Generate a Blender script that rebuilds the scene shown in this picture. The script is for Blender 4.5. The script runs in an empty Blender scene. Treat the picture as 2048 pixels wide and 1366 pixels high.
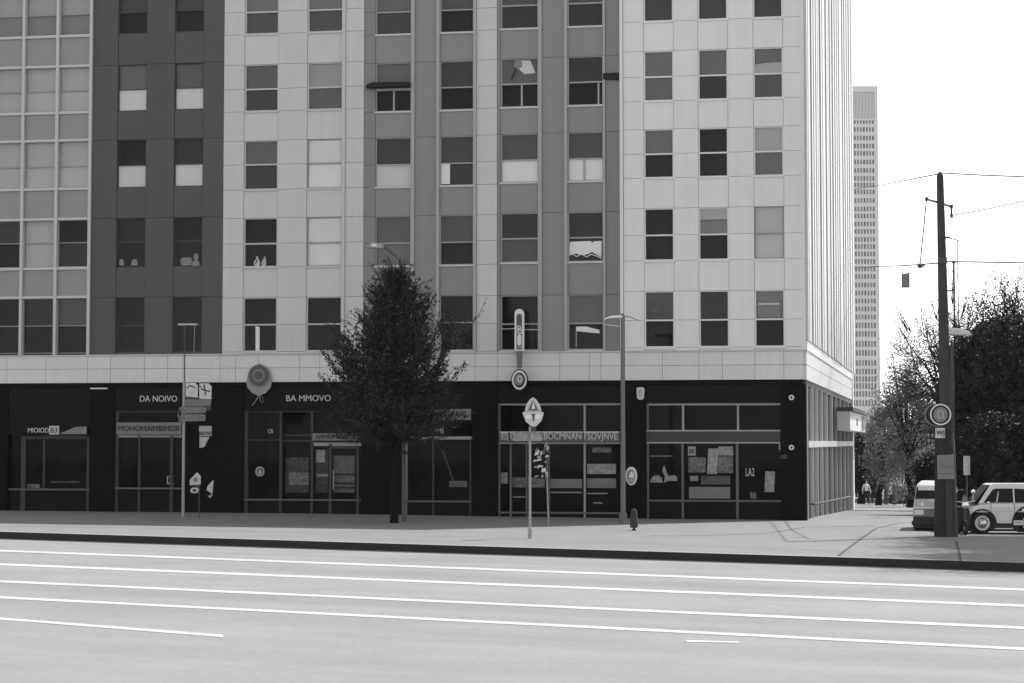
import bpy, bmesh, math, random
import numpy as np
from mathutils import Vector, Matrix

# ------------------------------------------------------------------ camera, sky, sun, exposure
S = bpy.context.scene
COL = S.collection
W0, F, PITCH, HC = 2048.0, 4600.0, 0.060, 2.72
CY = 885.0 - F * math.tan(PITCH)
cam = bpy.data.objects.new('camera', bpy.data.cameras.new('camera'))
COL.objects.link(cam)
cam.location = (0, 0, HC)
cam.rotation_euler = (math.pi / 2 + PITCH, 0, 0)
cam.data.sensor_width = 36.0
cam.data.lens = F / W0 * 36.0
cam.data.shift_y = -(683.0 - CY) / W0
cam.data.clip_end = 8000
S.camera = cam

SUN_H = Vector((0.74, 0.673)); SUN_EL = math.radians(57)
wd = bpy.data.worlds.new('World'); S.world = wd; wd.use_nodes = True
nt = wd.node_tree; nt.nodes.clear()
sky = nt.nodes.new('ShaderNodeTexSky'); sky.sky_type = 'NISHITA'; sky.sun_disc = False
sky.sun_elevation = SUN_EL; sky.sun_rotation = math.atan2(SUN_H.x, SUN_H.y)
sky.dust_density = 0.6; sky.air_density = 1.0
bw = nt.nodes.new('ShaderNodeRGBToBW')
bg = nt.nodes.new('ShaderNodeBackground'); bg.inputs['Strength'].default_value = 0.15
wo = nt.nodes.new('ShaderNodeOutputWorld')
nt.links.new(sky.outputs[0], bw.inputs[0]); nt.links.new(bw.outputs[0], bg.inputs[0]); nt.links.new(bg.outputs[0], wo.inputs[0])
sun = bpy.data.objects.new('sun', bpy.data.lights.new('sun', 'SUN')); COL.objects.link(sun)
sun.data.energy = 2.7; sun.data.angle = math.radians(0.5); sun.data.color = (1, 1, 1)
sd = Vector((SUN_H.x * math.cos(SUN_EL), SUN_H.y * math.cos(SUN_EL), math.sin(SUN_EL)))
sun.rotation_euler = sd.to_track_quat('Z', 'Y').to_euler()
sun.location = (40, 60, 90)
S.view_settings.view_transform = 'Standard'; S.view_settings.look = 'None'
S.view_settings.gamma = 1.0; S.view_settings.exposure = 1.1
S.cycles.max_bounces = 6; S.cycles.transparent_max_bounces = 12

# ------------------------------------------------------------------ reading positions off the photograph
TH = 0.187
CX, CYD = 10.35, 81.0                                  # the street corner of the building
U = Vector((math.cos(TH), -math.sin(TH), 0)); V = Vector((math.sin(TH), math.cos(TH), 0))
def ray(px, py):
    x, y = (px - 1024) / F, -(py - CY) / F
    c, s = math.cos(PITCH), math.sin(PITCH)
    return Vector((x, c - y * s, s + y * c))
def at(px, py, Y):
    r = ray(px, py); return Vector((0, 0, HC)) + r * (Y / r.y)
def mpp(Y): return Y / F
def fac(px, py, off=0.0):
    """facade-local (x along the facade, z) of a pixel on the plane 'off' metres in front of the facade"""
    r = ray(px, py); o = Vector((-CX, -CYD, HC)); n = V
    t = (-off - o.dot(n)) / r.dot(n); p = o + r * t
    return p.dot(U), p.z
def side(px, py):
    """side-wall local (y depth, z) of a pixel on the side wall plane"""
    r = ray(px, py); o = Vector((-CX, -CYD, HC))
    t = -o.dot(U) / r.dot(U); p = o + r * t
    return p.dot(V), p.z
def loc2w(x, y, z): return Vector((CX, CYD, 0)) + U * x + V * y + Vector((0, 0, z))
def zg(X, Y): return -0.008 * (max(-60, min(60, X)) - CX) - 0.0195 * min(100, max(0.0, Y - 84))
def G(px, py, dz=0.0):
    r = ray(px, py); t = 60.0
    for _ in range(60):
        p = Vector((0, 0, HC)) + r * t
        t = (zg(p.x, p.y) + dz - HC) / r.z
    return Vector((0, 0, HC)) + r * t

# ------------------------------------------------------------------ helpers
rnd = random.Random(7)
class MB:
    def __init__(s): s.v = []; s.f = []; s.m = []
    def add(s, vs, fs, mi=0):
        b = len(s.v); s.v += [tuple(v) for v in vs]; s.f += [tuple(i + b for i in f) for f in fs]; s.m += [mi] * len(fs); return s
    def box(s, x0, x1, y0, y1, z0, z1, mi=0):
        if x0 > x1: x0, x1 = x1, x0
        if y0 > y1: y0, y1 = y1, y0
        if z0 > z1: z0, z1 = z1, z0
        return s.add([(x0,y0,z0),(x1,y0,z0),(x1,y1,z0),(x0,y1,z0),(x0,y0,z1),(x1,y0,z1),(x1,y1,z1),(x0,y1,z1)],
              [(0,3,2,1),(4,5,6,7),(0,1,5,4),(1,2,6,5),(2,3,7,6),(3,0,4,7)], mi)
    def prism(s, pts, y0, y1, mi=0):
        """outline in x,z (counter-clockwise seen from -y), front at y0, back at y1"""
        n = len(pts)
        vs = [(p[0], y0, p[1]) for p in pts] + [(p[0], y1, p[1]) for p in pts]
        fs = [tuple(range(n)), tuple(range(2*n-1, n-1, -1))] + [((i+1) % n, i, n+i, n+(i+1) % n) for i in range(n)]
        return s.add(vs, fs, mi)
    def ring(s, pts, inner, y0, y1, mi=0):
        n = len(pts)
        vs = [(p[0], y0, p[1]) for p in pts] + [(p[0], y0, p[1]) for p in inner] + [(p[0], y1, p[1]) for p in pts] + [(p[0], y1, p[1]) for p in inner]
        fs = []
        for i in range(n):
            j = (i+1) % n
            fs += [(i, j, n+j, n+i), (j, i, 2*n+i, 2*n+j), (n+i, n+j, 3*n+j, 3*n+i), (2*n+j, 2*n+i, 3*n+i, 3*n+j)]
        return s.add(vs, fs, mi)
    def tube(s, path, r, n=8, mi=0, cap=True):
        path = [Vector(p) for p in path]
        rs = r if isinstance(r, (list, tuple)) else [r] * len(path)
        vs = []; fs = []
        for i, p in enumerate(path):
            d = (path[min(i+1, len(path)-1)] - path[max(i-1, 0)]).normalized()
            a = d.orthogonal().normalized() if abs(d.z) < .95 else Vector((1, 0, 0)); a = (a - d * a.dot(d)).normalized()
            b = d.cross(a)
            for k in range(n):
                t = 2 * math.pi * k / n; vs.append(p + (a * math.cos(t) + b * math.sin(t)) * rs[i])
        for i in range(len(path)-1):
            for k in range(n):
                fs.append((i*n+k, i*n+(k+1) % n, (i+1)*n+(k+1) % n, (i+1)*n+k))
        if cap: fs += [tuple(range(n-1, -1, -1)), tuple(range((len(path)-1)*n, len(path)*n))]
        return s.add(vs, fs, mi)
    def lathe(s, prof, axis='z', n=20, c=(0,0,0), mi=0):
        vs = []; fs = []; m = len(prof)
        for k in range(n):
            t = 2*math.pi*k/n
            for r, h in prof:
                a, b = r*math.cos(t), r*math.sin(t)
                v = (a, b, h) if axis == 'z' else ((a, h, b) if axis == 'y' else (h, a, b))
                vs.append((v[0]+c[0], v[1]+c[1], v[2]+c[2]))
        for k in range(n):
            for i in range(m-1):
                fs.append((k*m+i, ((k+1) % n)*m+i, ((k+1) % n)*m+i+1, k*m+i+1))
        return s.add(vs, fs, mi)
    def build(s, name, mats, parent=None, smooth=False, bevel=0.0, fix=True):
        me = bpy.data.meshes.new(name); me.from_pydata(s.v, [], s.f)
        if not isinstance(mats, (list, tuple)): mats = [mats]
        for m in mats: me.materials.append(m)
        me.polygons.foreach_set('material_index', s.m)
        if fix or bevel:
            bm = bmesh.new(); bm.from_mesh(me)
            if bevel:
                bmesh.ops.remove_doubles(bm, verts=bm.verts, dist=1e-5)
                es = [e for e in bm.edges if len(e.link_faces) == 2 and e.calc_face_angle(0) > 0.5]
                bmesh.ops.bevel(bm, geom=es, offset=bevel, segments=2, affect='EDGES', profile=.6, clamp_overlap=True)
            bmesh.ops.recalc_face_normals(bm, faces=bm.faces)
            bm.to_mesh(me); bm.free()
        if smooth:
            me.polygons.foreach_set('use_smooth', [True]*len(me.polygons))
            try: me.set_sharp_from_angle(angle=math.radians(38))
            except Exception: pass
        o = bpy.data.objects.new(name, me); COL.objects.link(o)
        if parent: o.parent = parent
        return o
def tag(o, label=None, cat=None, group=None, kind=None):
    if label: o['label'] = label
    if cat: o['category'] = cat
    if group: o['group'] = group
    if kind: o['kind'] = kind
    return o
def thing(name, label, cat, loc, rz=0.0, group=None):
    o = bpy.data.objects.new(name, None); COL.objects.link(o); o.location = loc; o.rotation_euler = (0, 0, rz)
    o.empty_display_size = .2
    return tag(o, label, cat, group)
def fthing(name, label, cat, px, py, off, group=None):
    """a thing standing on / fixed to the facade plane, 'off' metres in front of it"""
    x, z = fac(px, py, off); o = thing(name, label, cat, loc2w(x, -off, z), -TH, group)
    return o, mpp((CYD + 0.19 * (-x)) - off)
def ell(cx, cz, rx, rz, n=28, e=2.0, sq=None):
    out = []
    for k in range(n):
        t = 2*math.pi*k/n; c, s = math.cos(t), math.sin(t)
        out.append((cx + rx*math.copysign(abs(c)**(2/e), c), cz + rz*math.copysign(abs(s)**(2/e), s)))
    return out
def text(body, size, parent, m, loc, name='lettering', sx=1.0, ext=0.012, align='CENTER', bold=0.0):
    cu = bpy.data.curves.new(name, 'FONT'); cu.body = body; cu.size = size; cu.extrude = ext; cu.align_x = align; cu.align_y = 'CENTER'
    cu.offset = 0; cu.resolution_u = 3
    cu.materials.append(m)
    tmp = bpy.data.objects.new('lettering_curve', cu); COL.objects.link(tmp); bpy.context.view_layer.update()
    me = bpy.data.meshes.new_from_object(tmp.evaluated_get(bpy.context.evaluated_depsgraph_get()))
    bpy.data.objects.remove(tmp); bpy.data.curves.remove(cu)
    o = bpy.data.objects.new(name, me); COL.objects.link(o); o.parent = parent; o.location = loc
    o.rotation_euler = (math.pi/2, 0, 0); o.scale = (sx, 1, 1); return o
def copy_tree(o, parent=None):
    c = o.copy(); COL.objects.link(c)
    if parent: c.parent = parent
    for ch in list(o.children): copy_tree(ch, c)
    return c

# ------------------------------------------------------------------ materials (the photograph is black and white: greys only)
MATS = {}
def mat(name, a, rough=0.6, spec=0.4, var=0.0, vscale=1.5, island=0.0, metal=0.0, bump=0.0, bscale=40, speck=0.0, streak=0.0):
    if name in MATS: return MATS[name]
    m = bpy.data.materials.new(name); m.use_nodes = True; t = m.node_tree; p = t.nodes['Principled BSDF']; L = t.links
    p.inputs['Roughness'].default_value = rough; p.inputs['Specular IOR Level'].default_value = spec; p.inputs['Metallic'].default_value = metal
    p.inputs['Base Color'].default_value = (a, a, a, 1)
    if var or island or speck or streak:
        tc = t.nodes.new('ShaderNodeTexCoord'); cur = None
        def mul(sock, lo, hi):
            nonlocal cur
            mr = t.nodes.new('ShaderNodeMapRange'); L.new(sock, mr.inputs[0])
            mr.inputs['From Min'].default_value = .2 if sock.name != 'Random Per Island' else 0; mr.inputs['From Max'].default_value = .8 if sock.name != 'Random Per Island' else 1
            mr.inputs['To Min'].default_value = lo; mr.inputs['To Max'].default_value = hi
            if cur is None: cur = mr.outputs[0]
            else:
                mm = t.nodes.new('ShaderNodeMath'); mm.operation = 'MULTIPLY'; L.new(cur, mm.inputs[0]); L.new(mr.outputs[0], mm.inputs[1]); cur = mm.outputs[0]
        if var:
            n = t.nodes.new('ShaderNodeTexNoise'); n.inputs['Scale'].default_value = vscale; n.inputs['Detail'].default_value = 5; L.new(tc.outputs['Object'], n.inputs['Vector'])
            mul(n.outputs[0], 1-var, 1+var)
        if speck:
            n = t.nodes.new('ShaderNodeTexNoise'); n.inputs['Scale'].default_value = vscale*25; n.inputs['Detail'].default_value = 3; L.new(tc.outputs['Object'], n.inputs['Vector'])
            mul(n.outputs[0], 1-speck, 1+speck)
        if streak:
            mp = t.nodes.new('ShaderNodeMapping'); mp.inputs['Scale'].default_value = (5, 5, .22); n = t.nodes.new('ShaderNodeTexNoise'); n.inputs['Scale'].default_value = 1; n.inputs['Detail'].default_value = 4
            L.new(tc.outputs['Object'], mp.inputs[0]); L.new(mp.outputs[0], n.inputs['Vector']); mul(n.outputs[0], 1-streak, 1+streak*.6)
        if island:
            g = t.nodes.new('ShaderNodeNewGeometry'); mul(g.outputs['Random Per Island'], 1-island, 1+island)
        mm = t.nodes.new('ShaderNodeMath'); mm.operation = 'MULTIPLY'; mm.inputs[1].default_value = a; L.new(cur, mm.inputs[0])
        L.new(mm.outputs[0], p.inputs['Base Color'])
    if bump:
        tc = t.nodes.new('ShaderNodeTexCoord'); n = t.nodes.new('ShaderNodeTexNoise'); n.inputs['Scale'].default_value = bscale; n.inputs['Detail'].default_value = 4
        L.new(tc.outputs['Object'], n.inputs['Vector']); b = t.nodes.new('ShaderNodeBump'); b.inputs['Strength'].default_value = bump; b.inputs['Distance'].default_value = .02
        L.new(n.outputs[0], b.inputs['Height']); L.new(b.outputs[0], p.inputs['Normal'])
    MATS[name] = m; return m
def glass(name, refl=0.05, trans=0.9, rough=0.02, wav=0.0):
    m = bpy.data.materials.new(name); m.use_nodes = True; t = m.node_tree; t.nodes.clear()
    o = t.nodes.new('ShaderNodeOutputMaterial'); mx = t.nodes.new('ShaderNodeMixShader'); tr = t.nodes.new('ShaderNodeBsdfTransparent'); g = t.nodes.new('ShaderNodeBsdfGlossy')
    tr.inputs[0].default_value = (trans,)*3 + (1,); g.inputs['Roughness'].default_value = rough; g.inputs[0].default_value = (1,1,1,1)
    lw = t.nodes.new('ShaderNodeLayerWeight'); lw.inputs['Blend'].default_value = 0.25
    mr = t.nodes.new('ShaderNodeMapRange'); mr.inputs['To Min'].default_value = refl; mr.inputs['To Max'].default_value = 0.7
    pw = t.nodes.new('ShaderNodeMath'); pw.operation = 'POWER'; pw.inputs[1].default_value = 3
    t.links.new(lw.outputs['Facing'], pw.inputs[0]); t.links.new(pw.outputs[0], mr.inputs[0])
    t.links.new(mr.outputs[0], mx.inputs[0]); t.links.new(tr.outputs[0], mx.inputs[1]); t.links.new(g.outputs[0], mx.inputs[2]); t.links.new(mx.outputs[0], o.inputs[0])
    if wav:
        tc = t.nodes.new('ShaderNodeTexCoord'); n = t.nodes.new('ShaderNodeTexNoise'); n.inputs['Scale'].default_value = .9
        b = t.nodes.new('ShaderNodeBump'); b.inputs['Strength'].default_value = wav; b.inputs['Distance'].default_value = .05
        t.links.new(tc.outputs['Object'], n.inputs['Vector']); t.links.new(n.outputs[0], b.inputs['Height']); t.links.new(b.outputs[0], g.inputs['Normal'])
    MATS[name] = m; return m

M_asph = mat('pale_asphalt', .222, .9, .2, var=.10, vscale=.35, speck=.10)
M_pave = mat('pavement_concrete', .195, .85, .2, var=.10, vscale=.5, speck=.06)
M_joint = mat('pavement_joint', .085, .9, .1)
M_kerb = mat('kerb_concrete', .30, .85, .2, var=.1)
M_kerbf = mat('kerb_shade_black', .018, .6, .3, var=.2)  # near-black so the shade on the kerb face sits in its colour
M_line = mat('road_paint', .44, .7, .3, var=.16, vscale=.8, speck=.16)
M_ground = mat('earth', .16, .95, .1, var=.2, vscale=.05)
M_lightE = mat('pale_cladding_corner', .74, .55, .3, streak=.05, var=.03, island=.02)
M_lightB = mat('pale_cladding', .57, .55, .3, streak=.05, var=.03, island=.025)
M_midC = mat('mid_grey_cladding', .22, .5, .3, streak=.05, var=.04, island=.03)
M_midP = mat('mid_grey_infill_panel', .25, .5, .3, streak=.05, var=.04, island=.03)
M_dark = mat('charcoal_cladding', .085, .55, .3, streak=.05, var=.05, island=.03)
M_span = mat('curtain_spandrel', .26, .35, .4, var=.03, island=.05)
M_spanB = mat('spandrel_glass_panel', .27, .3, .4, var=.03)
M_frameL = mat('pale_aluminium', .52, .45, .4)
M_frameM = mat('grey_aluminium', .30, .45, .4)
M_frameW = mat('white_frame', .72, .5, .4)
M_frameD = mat('dark_frame', .05, .5, .4)
M_cavity = mat('cavity_black', .02, .9, .1)
M_core = mat('core_wall', .08, .9, .1)
M_band = mat('fascia_band_panel', .66, .55, .3, streak=.05, var=.03, island=.02)
M_tile = mat('black_tile', .005, .5, .06, var=.15, vscale=.8)
M_tile2 = mat('black_shop_frame', .009, .5, .08)
M_shopm = mat('shop_mullion', .10, .4, .5)
M_shopk = mat('shop_mullion_dark', .035, .4, .3)
M_shopl = mat('shop_light_trim', .33, .4, .5)
M_int = mat('shop_interior', .03, .9, .1, var=.3, vscale=1.0)
M_white = mat('white_enamel', .75, .45, .4)
M_offw = mat('off_white_board', .55, .6, .3, var=.1, vscale=3)
M_grey = mat('grey_board', .22, .6, .3, var=.1, vscale=3)
M_black = mat('black_paint', .015, .5, .4)
M_ltr = mat('pale_lettering', .58, .5, .3)
M_ltrd = mat('dark_lettering', .02, .6, .3)
M_steel = mat('galvanised_steel', .30, .45, .5, metal=.3)
M_steelD = mat('dark_steel', .05, .5, .4)
M_rib = mat('white_ribbed_cladding', .58, .5, .3, var=.03)
M_white2 = mat('white_side_band', .62, .55, .3)
M_wood = mat('pole_timber', .055, .85, .2, var=.25, vscale=2.0)
M_leaf = mat('leaf_dark', .022, .6, .3, island=.5)
M_leafL = mat('leaf_mid', .07, .6, .3, island=.5)
def leafmat(name, a, tr):
    m = mat(name, a, .6, .2, island=.5); t = m.node_tree; p = t.nodes['Principled BSDF']; o = t.nodes['Material Output']
    tl = t.nodes.new('ShaderNodeBsdfTranslucent'); tl.inputs[0].default_value = (a*1.6,)*3 + (1,); mx = t.nodes.new('ShaderNodeMixShader'); mx.inputs[0].default_value = tr
    t.links.new(p.outputs[0], mx.inputs[1]); t.links.new(tl.outputs[0], mx.inputs[2]); t.links.new(mx.outputs[0], o.inputs[0]); return m
M_leafT = leafmat('leaf_translucent', .14, .5); M_leafM = leafmat('leaf_half_translucent', .05, .4); M_leafS = leafmat('leaf_street_tree', .028, .42); M_leafS.node_tree.nodes['Principled BSDF'].inputs['Roughness'].default_value = .32; M_leafS.node_tree.nodes['Principled BSDF'].inputs['Specular IOR Level'].default_value = .55
M_bark = mat('bark', .010, .9, .1, var=.3, vscale=4)
M_twig = mat('twig', .03, .9, .1)
M_tower = mat('tower_concrete', .72, .8, .2, var=.05, vscale=.05)  # pale concrete; part of the tone replaces haze over the tower
M_towerw = mat('tower_glass', .22, .25, .5, island=.5)
M_towerl = mat('tower_louvre', .72, .7, .2)
M_carw = mat('white_car_paint', .70, .25, .5)
M_vang = mat('grey_van_paint', .45, .3, .5)
M_carglass2 = None
M_tyre = mat('tyre_rubber', .02, .8, .3)
M_chrome = mat('chrome', .6, .2, .5, metal=.9)
M_lamp = mat('lamp_lens', .7, .2, .6)
M_carglass = mat('car_window_glass', .008, .08, .22)
M_paper = mat('paper_notice', .42, .8, .2, var=.08, vscale=4)
M_wire = mat('wire_black', .03, .6, .3)
M_canvas = mat('canvas_blind', .60, .8, .2, var=.05)
G_pane = glass('window_glass', .005, .95, .01, .04)
G_shop = glass('shop_glass', .003, .9, .01, .04)
G_side = glass('side_window_glass', .08, .7, .02, .3)
TONES = {}
def tone(v):
    """blind / interior board of a given albedo step"""
    k = round(v, 3)
    if k not in TONES: TONES[k] = mat('blind_cloth_%03d' % int(k*1000), k, .8, .2, var=.04)
    return TONES[k]

# ------------------------------------------------------------------ ground, pavement, road
def sheet(name, xs, ys, f, m):
    mb = MB(); nx, ny = len(xs), len(ys)
    mb.add([(x, y, f(x, y)) for y in ys for x in xs], [(j*nx+i, j*nx+i+1, (j+1)*nx+i+1, (j+1)*nx+i) for j in range(ny-1) for i in range(nx-1)])
    return tag(mb.build(name, m), kind='structure')
lin = lambda a, b, n: [a + (b-a)*i/(n-1) for i in range(n)]
sheet('ground', [-400, -150] + lin(-60, 60, 9) + [150, 400], [-120, -60] + lin(0, 84, 4) + lin(90, 190, 8) + [300, 450, 700], lambda x, y: zg(x, y) - .62, M_ground)
# kerb line on the ground
K0 = G(15, 1064); K1 = G(2048, 1126); kd = (K1-K0); kd.z = 0; kd.normalize(); kn = Vector((-kd.y, kd.x, 0))   # kn points away from the camera
def kpt(t, n, dz):
    p = K0 + kd*t + kn*n; return (p.x, p.y, zg(p.x, p.y) + dz)
KH = 0.19
T = lin(-40, 75, 24)
mb = MB()
ns = [0.30, 2, 6, 12, 20, 30, 45, 65, 90, 130]
mb.add([kpt(t, n, 0) for n in ns for t in T], [(j*24+i, j*24+i+1, (j+1)*24+i+1, (j+1)*24+i) for j in range(len(ns)-1) for i in range(23)])
tag(mb.build('pavement', M_pave), kind='structure')
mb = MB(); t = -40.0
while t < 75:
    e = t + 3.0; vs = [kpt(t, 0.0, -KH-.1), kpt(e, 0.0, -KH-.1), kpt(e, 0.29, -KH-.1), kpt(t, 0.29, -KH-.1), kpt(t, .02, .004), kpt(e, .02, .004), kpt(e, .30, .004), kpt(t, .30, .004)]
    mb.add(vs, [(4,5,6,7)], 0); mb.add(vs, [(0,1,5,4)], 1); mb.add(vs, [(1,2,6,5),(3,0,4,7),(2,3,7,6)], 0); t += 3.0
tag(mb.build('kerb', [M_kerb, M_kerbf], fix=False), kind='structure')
mb = MB(); ns = [-70, -45, -30, -20, -12, -6, -2.0, -0.45]
mb.add([kpt(t, n, -KH) for n in ns for t in T], [(j*24+i, j*24+i+1, (j+1)*24+i+1, (j+1)*24+i) for j in range(len(ns)-1) for i in range(23)])
tag(mb.build('road', M_asph), kind='structure')
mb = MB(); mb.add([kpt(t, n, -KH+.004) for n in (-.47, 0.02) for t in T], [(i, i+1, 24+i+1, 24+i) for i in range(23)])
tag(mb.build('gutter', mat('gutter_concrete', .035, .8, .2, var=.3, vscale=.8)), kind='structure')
t_ = M_asph.node_tree; p_ = t_.nodes['Principled BSDF']; src = p_.inputs['Base Color'].links[0].from_socket
tc = t_.nodes.new('ShaderNodeTexCoord'); mp_ = t_.nodes.new('ShaderNodeMapping'); mp_.inputs['Rotation'].default_value = (0, 0, -math.atan2(kd.y, kd.x)); mp_.vector_type = 'POINT'
mp2 = t_.nodes.new('ShaderNodeMapping'); mp2.inputs['Scale'].default_value = (.03, .55, 1); n_ = t_.nodes.new('ShaderNodeTexNoise'); n_.inputs['Scale'].default_value = 1.0; n_.inputs['Detail'].default_value = 6
t_.links.new(tc.outputs['Object'], mp_.inputs[0]); t_.links.new(mp_.outputs[0], mp2.inputs[0]); t_.links.new(mp2.outputs[0], n_.inputs[0])
mr_ = t_.nodes.new('ShaderNodeMapRange'); mr_.inputs['From Min'].default_value = .3; mr_.inputs['From Max'].default_value = .7; mr_.inputs['To Min'].default_value = .92; mr_.inputs['To Max'].default_value = 1.12; t_.links.new(n_.outputs[0], mr_.inputs[0])
mm_ = t_.nodes.new('ShaderNodeMath'); mm_.operation = 'MULTIPLY'; t_.links.new(src, mm_.inputs[0]); t_.links.new(mr_.outputs[0], mm_.inputs[1]); t_.links.new(mm_.outputs[0], p_.inputs['Base Color'])
# painted lines: pixel of the top edge at both ends, thickness in pixels
for (xa, ya, xb, yb, wa, wb, ext) in [(15,1100,2048,1177,3.6,4.4,1),(15,1127,2048,1209,4,5,1),(15,1161,2048,1253,4,5.5,1),(15,1193,2048,1295,4.5,5.5,1),(-60,1230,446,1269,4.5,5.5,0),(1372,1280,1478,1283,3.5,2.5,0)]:
    if ext:
        s_ = (yb-ya)/(xb-xa); xa2, xb2 = -500, 2560; ya, yb = ya+s_*(xa2-xa), yb+s_*(xb2-xb); xa, xb = xa2, xb2
    mb = MB(); n = 16; vs = []
    for i in range(n):
        f_ = i/(n-1); x = xa+(xb-xa)*f_; y = ya+(yb-ya)*f_; w = wa+(wb-wa)*f_
        vs += [G(x, y, -KH+.006), G(x, y+w, -KH+.006)]
    mb.add(vs, [(2*i, 2*i+1, 2*i+3, 2*i+2) for i in range(n-1)])
    tag(mb.build('lane_marking', M_line), kind='structure')
# joints in the pavement, a thin sheet each
mb = MB()
def joint(pts, w=.035):
    P = [G(*p) for p in pts]
    for a, b in zip(P, P[1:]):
        d = (b-a); d.z = 0; d.normalize(); n = Vector((-d.y, d.x, 0))*w
        mb.add([Vector((p.x, p.y, zg(p.x, p.y)+.004)) for p in (a-n, b-n, b+n, a+n)], [(0,1,2,3)])
joint([(1676,1112),(1712,1085),(1752,1057),(1800,1046),(1830,1044)]); joint([(1608,1055),(1700,1053),(1752,1051)])
joint([(1912,1082),(1917,1100),(1921,1122)]); joint([(1300,1071),(1450,1070),(1540,1066),(1608,1055)])
joint([(15,1052),(300,1056),(620,1066),(960,1076),(1300,1088),(1700,1103)], .02)
tag(mb.build('pavement_joint', M_joint), kind='structure')

# ------------------------------------------------------------------ the corner building
B = thing('apartment_building', 'six storey apartment block with patchwork pale, grey and charcoal cladding over black shopfronts', 'building', (CX, CYD, 0), -TH)
XM = lambda px, py=430: fac(px, py)[0]
ROW = {262:[130,178,222,279,330,375,437,483,535,594,650,705],378:[125,176,219,277,328,373,433,482,533,594,650,705],
520:[129,178,222,281,328,380,436,487,534,595,650,703],650:[125,174,220,278,327,376,434,485,533,594,647,703],
786:[126,178,224,276,329,373,432,486,530,590,645,701],912:[122,174,219,272,326,372,431,484,532,592,646,702],
1040:[117,170,214,268,320,365,427,478,525,591,648,702],1170:[112,161,211,264,317,362,423,474,524,589,646,699],
1318:[102,154,202,259,306,356,417,470,522,584,641,696],1427:[99,150,199,256,305,354,415,468,520,581,639,694],1538:[94,146,196,252,304,351,412,467,517,579,638,693]}
def zrows(cols):
    zz = [sum(fac(c, ROW[c][k])[1] for c in cols)/len(cols) for k in range(12)]
    per = (zz[0]-zz[9])/3
    R = [(zz[3*k+2], zz[3*k+1], zz[3*k]) for k in range(4)]          # (bottom, mid, top), top storey first
    return [(R[0][0]+per, R[0][1]+per, R[0][2]+per)] + R
Z_BT = fac(1000, 703.5)[1]; Z_BM = fac(1000, 733)[1]; Z_BB = fac(1000, 762)[1]
Z_TOP = 27.0; GAP = .006; SEC = [0]
pan = {}                                              # cladding meshes by material
def panel(m, x0, x1, z0, z1, y0=0.0, y1=.12):
    if m is M_span: SEC[0] += 1
    if z1-z0 < .03 or x1-x0 < .02: return
    pan.setdefault((m, SEC[0]), MB()).box(x0+GAP, x1-GAP, y0, y1, z0+GAP, z1-GAP)
def window(x0, x1, R, tu, tl, fm, fw=.045, split=None, recess=.085, sill=None, shade=None):
    """one double-pane window: frame, two panes, and the blinds / boards seen behind them"""
    zb, zm, zt = R
    if not isinstance(tl, tuple) and tl > .5 and tu > .5: fm = M_frameM
    f = MB(); y0, y1 = recess-.02, recess+.06
    f.box(x0, x0+fw, y0, y1, zb, zt); f.box(x1-fw, x1, y0, y1, zb, zt)
    f.box(x0+fw, x1-fw, y0, y1, zb, zb+fw); f.box(x0+fw, x1-fw, y0, y1, zt-fw*.7, zt); f.box(x0+fw, x1-fw, y0, y1, zm-fw*.55, zm+fw*.55)
    if split:
        xs_ = x0+(x1-x0)*split; f.box(xs_-.03, xs_+.03, y0+.003, y1, zb+fw, zm-fw*.55)
    w = f.build('window', fm, B)
    if sill:
        MB().box(x0-.03, x1+.03, -.035, recess-.02, zb-.05, zb+.012).build('sill', sill, w)
    for za, zc, tn in ((zm, zt, tu), (zb, zm, tl)):
        MB().box(x0+fw*.5, x1-fw*.5, recess+.015, recess+.025, za+.02, zc-.02).build('pane', G_pane, w)
        if isinstance(tn, tuple): tn, dep = tn
        else: dep = .035 if tn > .5 else (.06 if tn > .03 else .30)
        MB().box(x0+.003, x1-.003, recess+dep, recess+dep+.02, za+.003, zc-.003).build('blind', tone(tn), w)
    return w
# a section: columns of (px left, px right, kind); window rows from the tables
def section(cols, wcols, m, mp, fm, zsplit_panels=True, proud=0.0, mull=M_frameM, mullw=.05, ledge=True, spm=None):
    R = zrows(wcols); SEC[0] += 1
    y0 = -proud
    for (pa, pb, kind) in cols:
        xa, xb = XM(pa), XM(pb)
        if kind == 'mull':
            pan.setdefault((mull, xa), MB()).box(xa, xb, -.07-proud, .12, Z_BT, Z_TOP); continue
        if kind == 'wall' or kind == 'wallp':
            mm = m if kind == 'wall' else mp
            zs = [Z_BT]
            for (b, md, t_) in reversed(R):
                if kind == 'wall' and zsplit_panels: zs += [b, md, t_]
                else: zs += [t_]
            zs.append(Z_TOP); zs = sorted(zs)
            for a, b in zip(zs, zs[1:]): panel(mm, xa, xb, a, b, y0)
            continue
        # window column: spandrels between
        prev = Z_BT
        for (b, md, t_) in reversed(R):
            panel(spm or (mp if kind != 'winm' else m), xa, xb, prev, b, y0+.02 if spm is None else y0+.03)
            prev = t_
        panel(spm or mp, xa, xb, prev, prev+1.05, y0+.02)
        panel(m, xa, xb, prev+1.05, Z_TOP, y0)
    return R
# tones are albedos of what is behind the glass
def tn(v):                                            # grey level in the picture -> albedo of the board
    l = (v/255.0); l = l/12.92 if l < .04045 else ((l+.055)/1.055)**2.4
    return max(.006, min(.86, (l-.010)*1.95))
def wins(colpx, R, tones, fm, **k):
    for (pa, pb), ts in zip(colpx, tones):
        for r, t_ in zip(R, ts):
            kw = dict(k)
            if len(t_) > 2: kw.update(t_[2])
            window(XM(pa), XM(pb), r, tn(t_[0]), tn(t_[1]), fm, **kw)
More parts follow.
